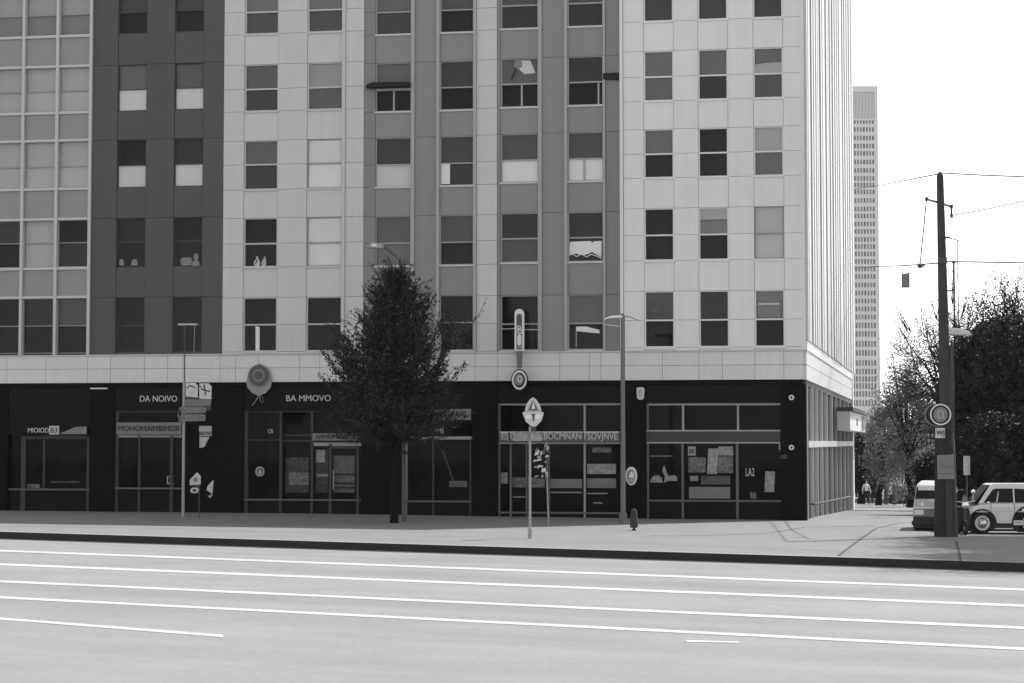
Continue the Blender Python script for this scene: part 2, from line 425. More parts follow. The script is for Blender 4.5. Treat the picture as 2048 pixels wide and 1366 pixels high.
# charcoal section
RA = section([(181,233,'wall'),(233,291,'winm'),(291,347,'wall'),(347,405,'winm'),(405,446,'wall')], [262,378], M_dark, M_dark, M_frameD, zsplit_panels=False)
wins([(233,291),(347,405)], RA, [[(60,40),(85,165),(30,160),(40,25),(25,15)], [(60,40),(78,165),(45,165),(30,35),(35,20)]], M_frameD, fw=.035)
# pale section
RB = section([(446,487,'wall'),(487,555,'win'),(555,613,'wall'),(613,684,'win'),(690,727,'wall'),(684,690,'mull')], [520,650], M_lightB, M_lightB, M_frameL, mull=M_frameL)
wins([(487,555),(613,684)], RB, [[(95,70),(80,58),(82,55),(30,25),(28,25)], [(95,70),(125,80),(172,178,{'split':None}),(172,175),(30,22)]], M_frameL, fw=.05, sill=M_frameL)
# grey section
RC = section([(727,750,'wall'),(750,822,'win'),(822,829,'mull'),(829,873,'wallp'),(873,879,'mull'),(879,947,'win'),(947,953,'mull')], [786,912], M_midC, M_midP, M_frameM, mull=mat('mullion_grey', .36, .45, .4))
wins([(750,822),(879,947)], RC, [[(85,60),(85,25,{'split':.5}),(55,160),(80,90),(40,30)], [(70,40),(55,22),(60,50),(70,35),(25,25)]], mat('mullion_grey', .36, .45, .4), fw=.04, sill=M_frameL)
# pale strip
RS = zrows([912, 1040])
zs = sorted([Z_BT, Z_TOP] + [z for r in RS for z in r]); SEC[0] += 1
for a, b in zip(zs, zs[1:]): panel(M_lightB, XM(953), XM(994), a, b)
# second grey section
RD = section([(994,1001,'wall'),(1001,1077,'win'),(1077,1084,'mull'),(1084,1129,'wallp'),(1129,1135,'mull'),(1135,1207,'win'),(1207,1211,'mull'),(1211,1240,'wall')], [1040,1170], M_midC, M_midP, M_frameM, mull=mat('mullion_grey', .36, .45, .4), zsplit_panels=False)
wins([(1001,1077),(1135,1207)], RD, [[(70,50),(80,25,{'split':.55}),(70,180),(45,70),(35,35)], [(70,50),(50,30,{'split':.86}),(68,180,{'split':.46}),(48,45),(85,35)]], mat('mullion_grey', .36, .45, .4), fw=.045, sill=M_frameL)
# corner section
RE = section([(1247,1288,'wall'),(1288,1348,'win'),(1348,1397,'wall'),(1397,1457,'win'),(1457,1508,'wall'),(1508,1568,'win'),(1568,1606,'wall')], [1318,1427,1538], M_lightE, M_lightE, M_frameW)
wins([(1288,1348),(1397,1457),(1508,1568)], RE, [[(90,60),(92,85),(90,40),(35,35),(70,30)], [(90,60),(88,50),(40,40),(105,35),(50,35)], [(90,60),(90,75),(140,90),(150,155),(100,30)]], M_frameW, fw=.05, sill=M_frameW)
# glazed section at the left, a grid of aluminium mullions
RL = zrows([262]); RL = [(b, m_, t_) for b, m_, t_ in RL]
cw = [-120, -55, -20, 45, 113, 180]
XS = [XM(p) for p in cw]
mu = MB()
for x in XS: mu.box(x-.055, x+.055, -.10, .14, Z_BT, Z_TOP)
TL = {2:[(130,105),(135,140),(138,142),(50,25),(20,18)], 3:[(130,105),(138,143),(140,145),(140,140),(45,15)], 4:[(130,105),(138,143),(140,145),(25,45),(70,12)]}
for k in range(len(XS)-1):
    SEC[0] += 1; xa, xb = XS[k]+.055, XS[k+1]-.055; prev = Z_BT+.06
    for i, (b, m_, t_) in enumerate(reversed(RL)):
        mu.box(xa, xb, -.06, .12, b-.05, b+.05) if i else None
        mu.box(xa, xb, -.08, .12, t_-.02, t_+.07)
        if i: panel(M_span, xa, xb, prev+.01, b-.05, .03, .12)
        prev = t_+.06
        ts = TL.get(k, TL[3])[4-i]
        window(xa, xb, (b+.05 if i else Z_BT+.06, m_, t_-.02), tn(ts[0]), tn(ts[1]), M_frameM, fw=.03, recess=.085)
    panel(M_span, xa, xb, prev+.01, prev+1.0, .03, .12); mu.box(xa, xb, -.06, .12, prev+1.0, prev+1.09); panel(M_span, xa, xb, prev+1.1, Z_TOP, .03, .12)
mu.build('curtain_mullions', M_frameL, B)
SEC[0] += 1
# pale fascia band between the shops and the flats
bx = [-120, 15, 92, 176, 222, 290, 336, 367, 441, 472, 517, 600, 640, 690, 727, 800, 870, 951, 996, 1120, 1179, 1202, 1247, 1325, 1398, 1445, 1510, 1568, 1606.5]
for a, b in zip(bx, bx[1:]):
    panel(M_band, XM(a, 735), XM(b, 735), Z_BM, Z_BT-.05, -.05, .12); panel(M_band, XM(a, 735), XM(b, 735), Z_BB, Z_BM, -.05, .12)
lg = MB().box(XM(-120), XM(1606.5), -.09, .10, Z_BT-.05, Z_BT+.0).build('ledge', M_frameL, B)
# pale corner trim and down pipe
MB().box(XM(1601)+.03, .0, -.012, .12, Z_BT, Z_TOP).build('corner_trim', M_frameW, B)
MB().box(XM(1240.5), XM(1246.5), -.10, .12, Z_BT+.01, Z_TOP).build('downpipe', M_frameW, B)
names = {M_dark:'charcoal_cladding', M_lightB:'pale_cladding', M_lightE:'corner_cladding', M_midC:'grey_cladding', M_midP:'grey_infill', M_span:'spandrel', M_band:'fascia_band', M_frameL:'pale_mullion'}
for (m, _), q in pan.items(): q.build(names.get(m, 'grey_mullion'), m, B)
# the core behind the cladding, roof
SL = 40.5                                             # length of the side wall
XL = XM(-120)
c = MB(); c.box(XL, -.30, .50, SL-.3, Z_BB, Z_TOP-.3); c.box(XL, -.30, 3.2, SL-.3, -1.2, Z_BB-.01); c.build('wall', M_core, B)
MB().box(XL, .05, -.02, SL, Z_TOP, Z_TOP+.25).build('roof', M_band, B)
MB().box(XL, -.13, .0, .5, Z_BB-.16, Z_BB-.004).build('soffit', M_tile, B)

# ---- ground floor: black pillars, fascias and the shopfronts
GZ = lambda x: zg(*loc2w(x, 0, 0).xy) - .05
pil = [(-120,15),(178,227),(367,486),(722,803),(944,995),(1241,1292),(1561,1607.3)]
for a, b in pil:
    xa, xb = XM(a, 900), XM(b, 900) if b < 1600 else -.002
    p = MB(); z0 = GZ((xa+xb)/2)
    n = 4; zz = lin(z0, Z_BB-.17, n+1)
    for i in range(n): p.box(xa+.004, xb-.004, .02, .55 if b < 1600 else .5, zz[i]+.004, zz[i+1]-.004)
    p.box(xa+.02, xb-.02, .05, .53 if b < 1600 else .48, z0, Z_BB-.17)
    p.build('pillar', M_tile, B)
def shop(x0, x1, fascia_y, bars, sill_y=None, door=None, glass_y=None, mulm=M_shopm):
    """one shopfront: black fascia, frame bars, glass down to a stall riser, dim room behind"""
    xa, xb = XM(x0, 900), XM(x1, 900); zf = fac((x0+x1)/2, fascia_y)[1]; z0 = GZ((xa+xb)/2)
    f = MB().box(xa+.002, xb-.002, .06, .30, zf, Z_BB-.17)
    r = f.build('shopfront', M_tile2, B); MB().box(xa+.002, xb-.002, .16, .34, z0, z0+.10).build('plinth', M_tile2, r)
    lm = MB(); dm = MB()
    for (pa, pb, ya, yb, kind, d) in bars:
        A = fac(pa, ya); C_ = fac(pb, yb)
        MB().box(A[0], C_[0], .17-d, .28, C_[1], max(A[1], C_[1]+.02)).build('trim' if kind == 'l' else 'mullion', M_shopl if kind == 'l' else mulm, r)
    zs_ = fac((x0+x1)/2, sill_y)[1] if sill_y else z0+.10
    if sill_y:
        MB().box(xa+.004, xb-.004, .18, .26, z0+.10, zs_-.03).build('stall_riser', M_tile2, r)
        MB().box(xa+.004, xb-.004, .10, .30, zs_-.03, zs_+.03).build('sill', M_shopm, r)
        zs_ += .03
    MB().box(xa+.004, xb-.004, .225, .235, zs_, zf).build('glazing', G_shop, r)
    rm = MB(); rm.box(xa, xb, 3.0, 3.05, z0, Z_BB-.2); rm.box(xa, xb, .31, 3.0, z0-.03, z0+.05); rm.box(xa-.02, xa, .56, 3.0, z0, Z_BB-.2); rm.box(xb, xb+.02, .56, 3.0, z0, Z_BB-.2); rm.box(xa, xb, .31, 3, Z_BB-.45, Z_BB-.4)
    rm.build('room', M_int, r)
    return r
shop(15, 178, 852, [(40,47,872,1028,'d',.05),(83,86,880,979,'d',.01),(171,176,872,1028,'d',.03),(40,176,872,878,'d',.03)], 979, mulm=M_shopk)
shop(227, 367, 822, [(227,233,822,1033,'d',.03),(274,277,872,1035,'d',.03),(338,343,872,1036,'d',.05),(229,367,820,824,'d',.06),(230,367,870,875,'l',.02)], 977, mulm=M_shopk)
r3 = shop(486, 722, 822, [(486,493,824,1037,'d',.05),(557,561,824,1037,'d',.03),(620,624,824,1037,'d',.05),(486,640,820,824,'d',.06),(493,557,879,881,'d',.01),(561,620,869,872,'d',.02),(561,620,880,883,'d',.02),
   (656,661,888,1040,'d',.05),(711,716,894,1040,'d',.03),(624,722,885,892,'l',.03),(661,716,893,897,'d',.03)], 1000, mulm=M_shopk)
A_ = fac(666, 960); hb = MB(); hb.tube([(A_[0], .06, A_[1]-.35), (A_[0], .06, A_[1]+.35)], .022, 8); hb.tube([(A_[0], .06, A_[1]-.28), (A_[0], .17, A_[1]-.28)], .015, 6); hb.tube([(A_[0], .06, A_[1]+.28), (A_[0], .17, A_[1]+.28)], .015, 6); hb.build('door_handle', M_shopl, r3)
shop(803, 944, 848, [(805,812,872,1042,'l',.06),(863,866,880,1043,'d',.03),(937,941,880,1043,'d',.02),(803,942,873,879,'l',.03)], 1003, mulm=M_shopk)
shop(995, 1241, 806, [(995,999,808,1042,'d',.03),(1018,1022,888,1044,'d',.05),(1050,1053,888,1044,'d',.02),(1096,1098,888,1044,'d',.03),(1166,1170,809,1044,'l',.04),(995,1241,807,810,'l',.02),(997,1241,884,888,'l',.05)], 1026)
shop(1292, 1561, 806, [(1292,1297,808,1042,'d',.03),(1363,1367,809,862,'l',.02),(1473,1477,809,862,'l',.02),(1362,1367,888,1044,'d',.06),(1471,1477,888,1044,'d',.06),(1294,1560,807,810,'l',.02),
   (1291,1560,860,863,'l',.06),(1292,1560,884,887,'l',.06),(1557,1560,863,900,'l',.03)], 1002)
a_, b_ = fac(1292, 863), fac(1560, 884)
MB().box(a_[0], b_[0], .10, .22, b_[1], a_[1]).build('transom_panel', mat('transom_grey', .05, .5, .3), B)

# ---- side wall on the cross street
sw = MB(); zlo = Z_BT
ys_ = .14; random.seed(3)
while ys_ < SL-.3:                                    # standing ribs
    sp = .9 + random.uniform(-.3, .45) + ys_*.045
    sw.prism([(0, zlo+.32), (0, Z_TOP), (.001, Z_TOP), (.001, zlo+.32)], ys_, ys_+.001) if False else None
    sw.box(-.02, .075+random.uniform(0, .05), ys_, ys_+sp*.60, zlo+.34, Z_TOP)
    ys_ += sp
sw.build('ribbed_cladding', M_rib, B)
MB().box(-.12, -.02, .02, SL-.1, zlo+.3, Z_TOP).build('side_backing', mat('rib_groove', .06, .7, .2), B)
q = MB(); q.box(-.10, .05, .13, SL, zlo-.02, zlo+.32); q.build('side_ledge', M_frameW, B)
q = MB(); q.box(-.12, .02, .13, SL-.02, Z_BM+.01, zlo-.03); q.box(-.12, .02, .13, SL-.02, Z_BB, Z_BM-.01); q.build('side_band', M_white2, B)
MB().box(-.14, -.02, .3, SL-.1, Z_BB-.2, Z_BB-.005).build('side_soffit', M_steelD, B)
MB().box(-.10, .06, SL-1.2, SL, -2.0, Z_TOP).build('end_pier', M_frameW, B)
zt = side(1640, 888)[1]; zl = lambda y: zg(*loc2w(0, y, 0).xy)
sg = MB(); sm = MB(); pf = MB(); yb = [.5, 4.0, 7.0, 10.5, 14.2, 18.5, 22.5, 26.5, 31, 35, 39.3]
for i, y in enumerate(yb):
    sm.box(-.16, .02, y-.09, y+.09, zl(y)-.05, Z_BB-.2)
sm.box(-.12, .06, .55, SL-1.2, zt-.12, zt+.12)
sf = sm.build('side_window_frame', M_frameL, B)
for i in range(len(yb)-1):
    sg.box(-.10, -.09, yb[i]+.09, yb[i+1]-.09, -1.0, zt-.12); sg.box(-.10, -.09, yb[i]+.09, yb[i+1]-.09, zt+.12, Z_BB-.2)
    pf.box(-.40, -.38, yb[i]+.1, yb[i+1]-.1, zt+.15, Z_BB-.3) if i not in (3, 8) else None
    y_ = yb[i]+.1
    while y_ < yb[i+1]-.5:
        w_ = random.uniform(.35, 1.5)
        if random.random() < (.9 if i == 0 else .45): pf.box(-.42, -.40+.01*random.random(), y_, min(y_+w_, yb[i+1]-.1), -1.0, zt-.15)
        y_ += w_ + random.uniform(.05, .9)
sg.build('side_glazing', G_side, B); pf.build('curtain', M_canvas, B)
rl = MB(); yy = side(1628, 1000); rl.tube([(.12, 2.2, yy[1]-.1), (.12, 34, yy[1]-.55)], .045, 8); rl.tube([(-.05, 2.6, yy[1]-.1), (.12, 2.6, yy[1]-.1)], .03); rl.tube([(-.05, 30, yy[1]-.5), (.12, 30, yy[1]-.5)], .03)
rl.build('push_rail', M_steelD, B)
# box sign over the side entrance
ys0, zs0 = side(1672, 835); zs1 = side(1672, 862)[1]
t_ = thing('canopy_sign', 'white box sign on the side wall above the side street pavement', 'sign', loc2w(0, ys0, zs1-.1), -TH)
ln = 19.0
MB().box(.03, .62, .1, ln, .12, 1.0).build('sign_box', M_white, t_, bevel=.02)
MB().box(.02, .76, .0, ln+.1, 1.0, 1.16).build('cap', M_steelD, t_)
MB().box(.615, .64, 7.5, 8.4, .4, .75).build('mark', M_black, t_)
MB().box(.615, .64, 14, 18, .2, .92).build('end_panel', M_grey, t_)

# ------------------------------------------------------------------ shop signs and things fixed to the facade
def letters(px, py, body, w_px, h_px, label, cat='sign', off=.0, m=M_ltr, board=None, bm=M_black, dep=.05, name='shop_sign', squash=None):
    o, k = fthing(name, label, cat, px, py, off)
    if board:
        bw_, bh_ = board; MB().box(-bw_*k/2, bw_*k/2, -dep, .06-off if off < .05 else .03, -bh_*k/2, bh_*k/2).build('board', bm, o)
    t = text(body, h_px*k*1.35, o, m, (0, -dep-.014 if board else -.012, 0), ext=.012, bold=.004)
    wid = max(max(v.co.x for v in t.data.vertices)-min(v.co.x for v in t.data.vertices), .01); t.scale = (w_px*k/wid, 1, 1)
    return o, k
letters(317, 798, 'DA NOIVO', 78, 13, 'pale letters DA NOIVO on the black fascia of the second shopfront', off=-.05)
letters(617, 797, 'BA MMOVO', 92, 13, 'pale letters BA MMOVO on the black fascia under the round hat-shaped sign', off=-.05)
o, k = letters(78, 861, 'MIOIOD', 44, 10, 'low black shop sign lettered MIOIOD with a pale block B at its end', off=.06, board=(126, 14), bm=M_tile2)
MB().box(24*k, 44*k, -.12, -.03, -8*k, 9*k).build('letter_block', M_offw, o); text('B3', 15*k, o, M_ltrd, (34*k, -.125, 0))
MB().prism([(44*k, -7*k), (101*k, -7*k), (101*k, 8*k), (78*k, 7*k)], -.08, -.01).build('end_wedge', M_grey, o)
letters(299, 857, 'MONOMAIMBIMOII', 126, 11, 'long grey sign with dark letters MONOMAIMBIMOII above the black window', off=.08, m=M_ltrd, board=(134, 24), bm=mat('sign_grey', .20, .6, .3), dep=.10)
letters(673, 874, 'AMHSOTENKTA', 84, 9, 'narrow pale sign AMHSOTENKTA over the shop door left of the street tree', off=.08, m=M_ltrd, board=(96, 14), bm=M_grey, dep=.10)
letters(901, 829, 'VZOTAVI', 66, 13, 'grey sign VZOTAVI with a pale lower edge beside the tree crown', off=.06, m=M_ltrd, board=(84, 22), bm=mat('sign_grey', .20, .6, .3), dep=.08)
letters(853, 862, 'WIMIMIMI', 70, 12, 'pale letters WIMIMIMI on the black fascia below the grey VZOTAVI sign', off=-.05)
o, k = letters(1119, 873, 'ES UMPSI FELBOCMNAN FSOVJNVE', 234, 14, 'long banner of tightly packed pale lettering across the shopfront behind the diamond sign', off=.06, m=M_ltr, board=(242, 20), bm=mat('banner_mottled', .14, .6, .3, var=.6, vscale=5), dep=.08)
for x_ in (-101, -66, 8, 49): MB().box(x_*k-.012, x_*k+.012, -.09, -.08, -10*k, 10*k).build('panel_seam', M_black, o)
MB().box(-121*k, 121*k, -.085, -.06, 7.5*k, 10*k).build('top_edge', M_offw, o)
letters(541, 863, 'CB', 10, 9, 'tiny window sticker lettered CB on dark glass', off=-.20, m=M_ltr, cat='sticker')
letters(1500, 945, 'LA2', 17, 17, 'window sticker lettered LA2 on the rightmost shop window', off=-.20, m=M_ltr, cat='sticker')
letters(341, 961, 'IX', 15, 18, 'small pale window sticker lettered IX in the second shopfront', off=-.20, m=M_ltr, cat='sticker')
# round hat-shaped sign on the band
o, k = fthing('round_sign', 'round hat-shaped wall sign with dark target rings and a ribbon below', 'sign', 518, 757, .16)
out = [(-3,28),(0,31),(4,28),(15,23),(23,13),(25,0),(26,-8),(24,-18),(14,-29),(0,-35),(-14,-29),(-24,-18),(-26,-8),(-25,0),(-22,13),(-14,23)]
MB().prism([(x*k, z*k) for x, z in out][::-1], 0, .05).build('board', mat('hat_sign_grey', .30, .6, .3), o)
MB().prism(ell(0, 5*k, 22.5*k, 23*k), -.025, .0).build('ring', M_grey, o); MB().prism(ell(0, 6*k, 20.5*k, 20.5*k), -.04, -.025).build('disc', mat('target_dark', .10, .6, .3), o)
MB().prism(ell(0, 6*k, 13*k, 13*k), -.055, -.04).build('disc', M_grey, o); MB().prism(ell(0, 6*k, 8.5*k, 8.5*k), -.07, -.055).build('disc', mat('target_dark', .10, .6, .3), o)
rb = MB(); rb.tube([(-1*k, .02, -34*k), (-5*k, .02, -42*k), (-14*k, .02, -54*k)], .022, 6); rb.tube([(0, .02, -34*k), (7*k, .02, -37*k), (9*k, .02, -46*k), (5*k, .02, -49*k), (2*k, .02, -42*k), (1*k, .02, -35*k)], .02, 6)
rb.build('ribbon', M_grey, o); MB().box(-.05, .05, .05, .12, -.3, .3).build('bracket', M_steelD, o)
# blade sign: tall white capsule, stem and round disc
o, k = fthing('blade_sign', 'tall white capsule sign on a grey stem with a ringed round disc beneath', 'sign', 1039, 760, .35)
def cap_(rx, z0, z1, n=10):
    pts = [(rx*math.cos(math.pi*i/n), z1-rx+rx*math.sin(math.pi*i/n)) for i in range(n+1)]
    return [(rx, z0)] + pts + [(-rx, z0)]
ou = [(x*k, z*k) for x, z in cap_(9.5, 58, 142)]; inn = [(x*k, z*k) for x, z in cap_(6.0, 60, 133)]
MB().ring(ou[::-1], inn[::-1], -.06, .06).build('capsule_rim', M_white, o)
MB().prism(inn[::-1], -.03, .05).build('capsule_face', M_grey, o)
d_ = MB(); d_.prism(ell(0, 118*k, 5*k, 12*k), -.045, -.03); d_.build('dark_oval', mat('target_dark', .10, .6, .3), o)
d_ = MB(); d_.prism(ell(0, 80*k, 4*k, 11*k, 20, 3), -.045, -.03); d_.ring(ell(1*k, 97*k, 5*k, 5*k, 14), ell(1*k, 97*k, 3*k, 3*k, 14), -.045, -.03); d_.ring(ell(-1*k, 105*k, 4*k, 4*k, 14), ell(-1*k, 105*k, 2.4*k, 2.4*k, 14), -.05, -.035); d_.build('pale_symbol', M_white, o)
MB().prism([(-6.5*k, 58*k), (6*k, 58*k), (5*k, 30*k), (5*k, 24*k), (-4*k, 24*k), (-4.5*k, 30*k)], -.03, .03).build('stem', mat('stem_grey', .16, .6, .3), o)
di = [(17*k*math.cos(t)*(.92+.08*abs(math.cos(t))), 22*k*math.sin(t)) for t in lin(0, 2*math.pi*27/28, 28)]
MB().prism(di[::-1], -.02, .06).build('disc', M_black, o)
MB().ring([(x*.88, z*.88) for x, z in di][::-1], [(x*.70, z*.70) for x, z in di][::-1], -.04, -.02).build('white_ring', M_white, o)
MB().prism(ell(-1*k, 1*k, 9.5*k, 12*k), -.04, -.02).build('inner_disc', M_grey, o); MB().ring(ell(1*k, 2*k, 5*k, 7*k), ell(1*k, 2*k, 3*k, 5*k), -.055, -.04).build('symbol', M_white, o)
wr = MB(); wr.tube([(-38*k, .25, 103*k), (-8*k, .0, 103*k)], .016, 6); wr.tube([(8*k, .0, 101*k), (36*k, .25, 101*k)], .016, 6); wr.tube([(0, .06, 45*k), (0, .33, 45*k)], .03, 6); wr.tube([(0, .06, 0), (0, .33, 0)], .03, 6); wr.build('bracket', M_frameL, o)
# wall lamps / plates on the right pillars
GL = 'pale plates and lamps on the black pillars'
o, k = fthing('wall_plate', 'pale rounded wall plate high on the black pillar right of the lamp post', 'plate', 1281, 787, 0, GL)
MB().prism([(-8*k,8*k),(-6*k,12.5*k),(6*k,12.5*k),(8.5*k,8*k),(7*k,-9*k),(4*k,-12.5*k),(-3*k,-12.5*k),(-6.5*k,-9*k)][::-1], -.06, .02).build('plate', M_offw, o, bevel=.015)
MB().prism(ell(0, 0, 4.5*k, 8*k, 16), -.07, -.06).build('inner_plate', M_paper, o)
o, k = fthing('oval_sign', 'bright oval sign with a pale emblem low on the pillar beside the lamp post', 'sign', 1263, 952, .0, GL)
MB().prism(ell(0, 0, 11.5*k, 18.5*k), -.05, .02).build('board', M_white, o); MB().prism(ell(-1*k, -1*k, 8.5*k, 14.5*k), -.06, -.05).build('face', M_grey, o)
MB().prism([(-6*k,-3*k),(6*k,-3*k),(5*k,5*k),(1*k,10*k),(-3*k,4*k)][::-1], -.072, -.06).build('emblem', M_white, o); MB().prism(ell(1*k, -8*k, 6*k, 4*k, 18), -.072, -.06).build('emblem', M_paper, o)
for (px, py, lb) in ((1583, 795, 'upper white ring lamp on the corner pillar'), (1583, 895, 'lower white ring lamp on the corner pillar')):
    o, k = fthing('ring_lamp', lb, 'lamp', px, py, 0, GL)
    MB().ring(ell(0, 0, 5.2*k, 5.2*k, 18), ell(0, 0, 2.6*k, 2.6*k, 18), -.07, .02).build('ring', M_white, o); MB().prism(ell(0, 0, 2.6*k, 2.6*k, 18), -.03, .02).build('centre', M_black, o)
o, k = fthing('door_knocker', 'dark round fitting on the shop frame left of the corner pillar', 'fitting', 1566, 914, 0)
MB().ring(ell(-3*k, 0, 4*k, 4*k, 14), ell(-3*k, 0, 2*k, 2*k, 14), -.08, .0).build('ring', M_steelD, o); MB().ring(ell(4*k, 1*k, 4*k, 4*k, 14), ell(4*k, 1*k, 2*k, 2*k, 14), -.08, .0).build('ring', M_shopm, o)
o, k = fthing('strip_lamp', 'thin white strip lamp under the band on the left pillar', 'lamp', 198, 777, 0)
MB().box(-18*k, 18*k, -.05, .03, -1.2*k, 1.2*k).build('tube', M_white, o); MB().box(-18.5*k, 18.5*k, -.01, .04, 1.2*k, 2.2*k).build('holder', M_steelD, o)
# sun shelf in front of an upper window of the grey section
o, k = fthing('awning', 'dark flat awning across an upper window of the grey section', 'awning', 787, 171, .0)
MB().prism([(-54*k,-5*k),(36*k,-5*k),(36*k,4*k),(-40*k,5*k),(-50*k,2*k)], -.35, .03).build('shelf', mat('awning_dark', .02, .7, .2), o, bevel=.02)
MB().box(-36*k, 36*k, -.03, .05, -11*k, -6*k).build('support', M_frameM, o)
o, k = fthing('awning', 'dark flat awning beside the top window nearest the downpipe', 'awning', 1222, 153, .0)
MB().prism([(-16*k,-6*k),(16*k,-8*k),(16*k,7*k),(-16*k,6*k)], -.10, .02).build('shelf', mat('awning_dark', .02, .7, .2), o)

# ------------------------------------------------------------------ things in the windows
def lathe_item(name, label, cat, px, py, prof, m, group=None, off=-.10, sx=1.0):
    o, k = fthing(name, label, cat, px, py, off, group)
    r = MB().lathe([(a*k*sx, b*k) for a, b in prof], n=14).build('body', m, o, smooth=True); r.scale = (1, .35, 1); return o, k
VP = [(0,0),(5,0),(6.5,4),(6,9),(3,14),(2,17),(3,19),(0,19)]
GW = 'ornaments on the upper window sills'
o, k = lathe_item('vase', 'striped left vase of the pair on a sill of the pale section', 'vase', 514, 532, VP, M_offw, GW)
MB().tube([(-3*k,-.03,3*k),(0,-.04,9*k),(-2*k,-.03,15*k)], .02, 6).build('stripe', M_black, o)
o, k = lathe_item('vase', 'right vase of the pair, leaning, on a sill of the pale section', 'vase', 527, 532, VP, M_paper, GW, sx=.8); o.rotation_euler[1] = .16
lathe_item('jug', 'small pale jug on a charcoal section sill, left', 'jug', 243, 531, [(0,0),(5,0),(5.5,7),(3,13),(0,13)], M_grey, GW)
lathe_item('bell_jar', 'round ribbed bell jar on a charcoal section sill', 'jar', 269, 531, [(0,0),(7,0),(7,6),(5,11),(0,13.5)], M_grey, GW)
lathe_item('cushion', 'round pale cushion lying on a charcoal section sill', 'cushion', 373, 532, [(0,0),(11,1),(14,8),(11,16),(0,18)], M_grey, GW, off=-.12)
lathe_item('bust', 'pale small statue bust on a charcoal section sill', 'statue', 392, 532, [(0,0),(9,0),(8,7),(3,12),(5,16),(5.5,20),(3,25),(0,26)], M_grey, GW)
o, k = fthing('curtain', 'narrow white curtain hanging in the middle of a dark lowest window', 'curtain', 515, 702, -.09)
MB().prism([(-4*k,0),(4*k,0),(4*k,48*k),(-4.5*k,50*k)], 0, .02).build('cloth', M_white, o)
o, k = fthing('curtain', 'white curtain strip at the left edge of a grey section window', 'curtain', 890, 369, -.09)
MB().box(-9*k, 10*k, 0, .02, 1*k, 43*k).build('cloth', M_white, o)
o, k = fthing('lampshade', 'large white lampshade seen through a top window of the grey section', 'lamp', 1045, 135, -.095)
MB().prism([(-18*k,10*k),(-6*k,15*k),(16*k,14*k),(27*k,-12*k),(4*k,-14*k),(-6*k,-4*k),(-16*k,2*k)][::-1], 0, .02).build('shade', M_offw, o, bevel=.01)
MB().prism(ell(-9*k, 7*k, 9*k, 9*k, 18), -.012, 0).build('socket', M_grey, o); MB().tube([(-14*k, 0, 0), (-16*k, 0, -9*k), (-24*k, .0, -26*k)], .025, 6).build('arm', M_black, o)
o, k = fthing('paper_blind', 'crumpled white paper blind filling a grey section window', 'blind', 1171, 500, -.09)
MB().prism([(-33*k,-8*k),(-20*k,-7*k),(-6*k,-10*k),(6*k,-8*k),(13*k,-4*k),(20*k,-8*k),(32*k,-15*k),(33*k,18*k),(16*k,17*k),(14*k,14*k),(10*k,18*k),(-32*k,17*k)], 0, .02).build('sheet', M_white, o)
MB().tube([(-33*k,-.01,-10*k),(-26*k,-.01,-8*k),(-18*k,-.01,-13*k),(-8*k,-.01,-8*k),(2*k,-.01,-14*k),(12*k,-.01,-9*k),(24*k,-.01,-13*k),(33*k,-.01,-18*k)], .018, 6).build('torn_edge', M_white, o)
o, k = fthing('lamp_shape', 'white flat lamp-shaped panel in the lowest grey window beside the lamp post', 'lamp', 1176, 658, -.09)  # white lamp-shaped panel set in the window opening
MB().prism([(-24*k,-4*k),(-24*k,5*k),(-4*k,5*k),(12*k,1*k),(23*k,-2*k),(23*k,-9*k),(4*k,-7*k)][::-1], 0, .03).build('head', M_white, o); MB().tube([(-24*k,.01,-4*k),(-24*k,.01,-36*k)], .014, 6).build('arm', M_frameL, o)
o, k = fthing('folded_blind', 'pale folded blind in the top window by the corner', 'blind', 1538, 138, -.095)
MB().prism([(-28*k,-9*k),(28*k,-9*k),(28*k,13*k),(0,13*k),(-28*k,10*k)], 0, .015).build('cloth', mat('blind_pale', .40, .8, .2, var=.08), o)
o, k = fthing('cardboard_box', 'pale box standing in the lowest window nearest the corner', 'box', 1538, 634, -.095)
MB().prism([(-22*k,0),(22*k,0),(22*k,25*k),(-22*k,23*k)], 0, .02).build('box', mat('box_grey', .22, .8, .2, var=.15, vscale=4), o); MB().box(-20*k, 21*k, -.02, .02, 24.5*k, 28*k).build('flap', M_offw, o)
o, k = fthing('leather_bag', 'round dull bag seen in a lowest window right of the downpipe', 'bag', 1313, 615, -.095)
MB().prism([(-18*k,-4*k),(-14*k,-14*k),(8*k,-17*k),(14*k,-8*k),(14*k,4*k),(6*k,9*k),(-14*k,9*k)], 0, .02).build('bag', mat('bag_grey', .09, .8, .2, var=.25, vscale=5), o, bevel=.02)
o, k = fthing('hanging_blind', 'half lowered pale blind in a middle corner section window', 'blind', 1427, 430, -.088)
MB().box(-28.5*k, 28.5*k, 0, .01, -9*k, 15*k).build('cloth', mat('blind_pale', .40, .8, .2, var=.08), o)
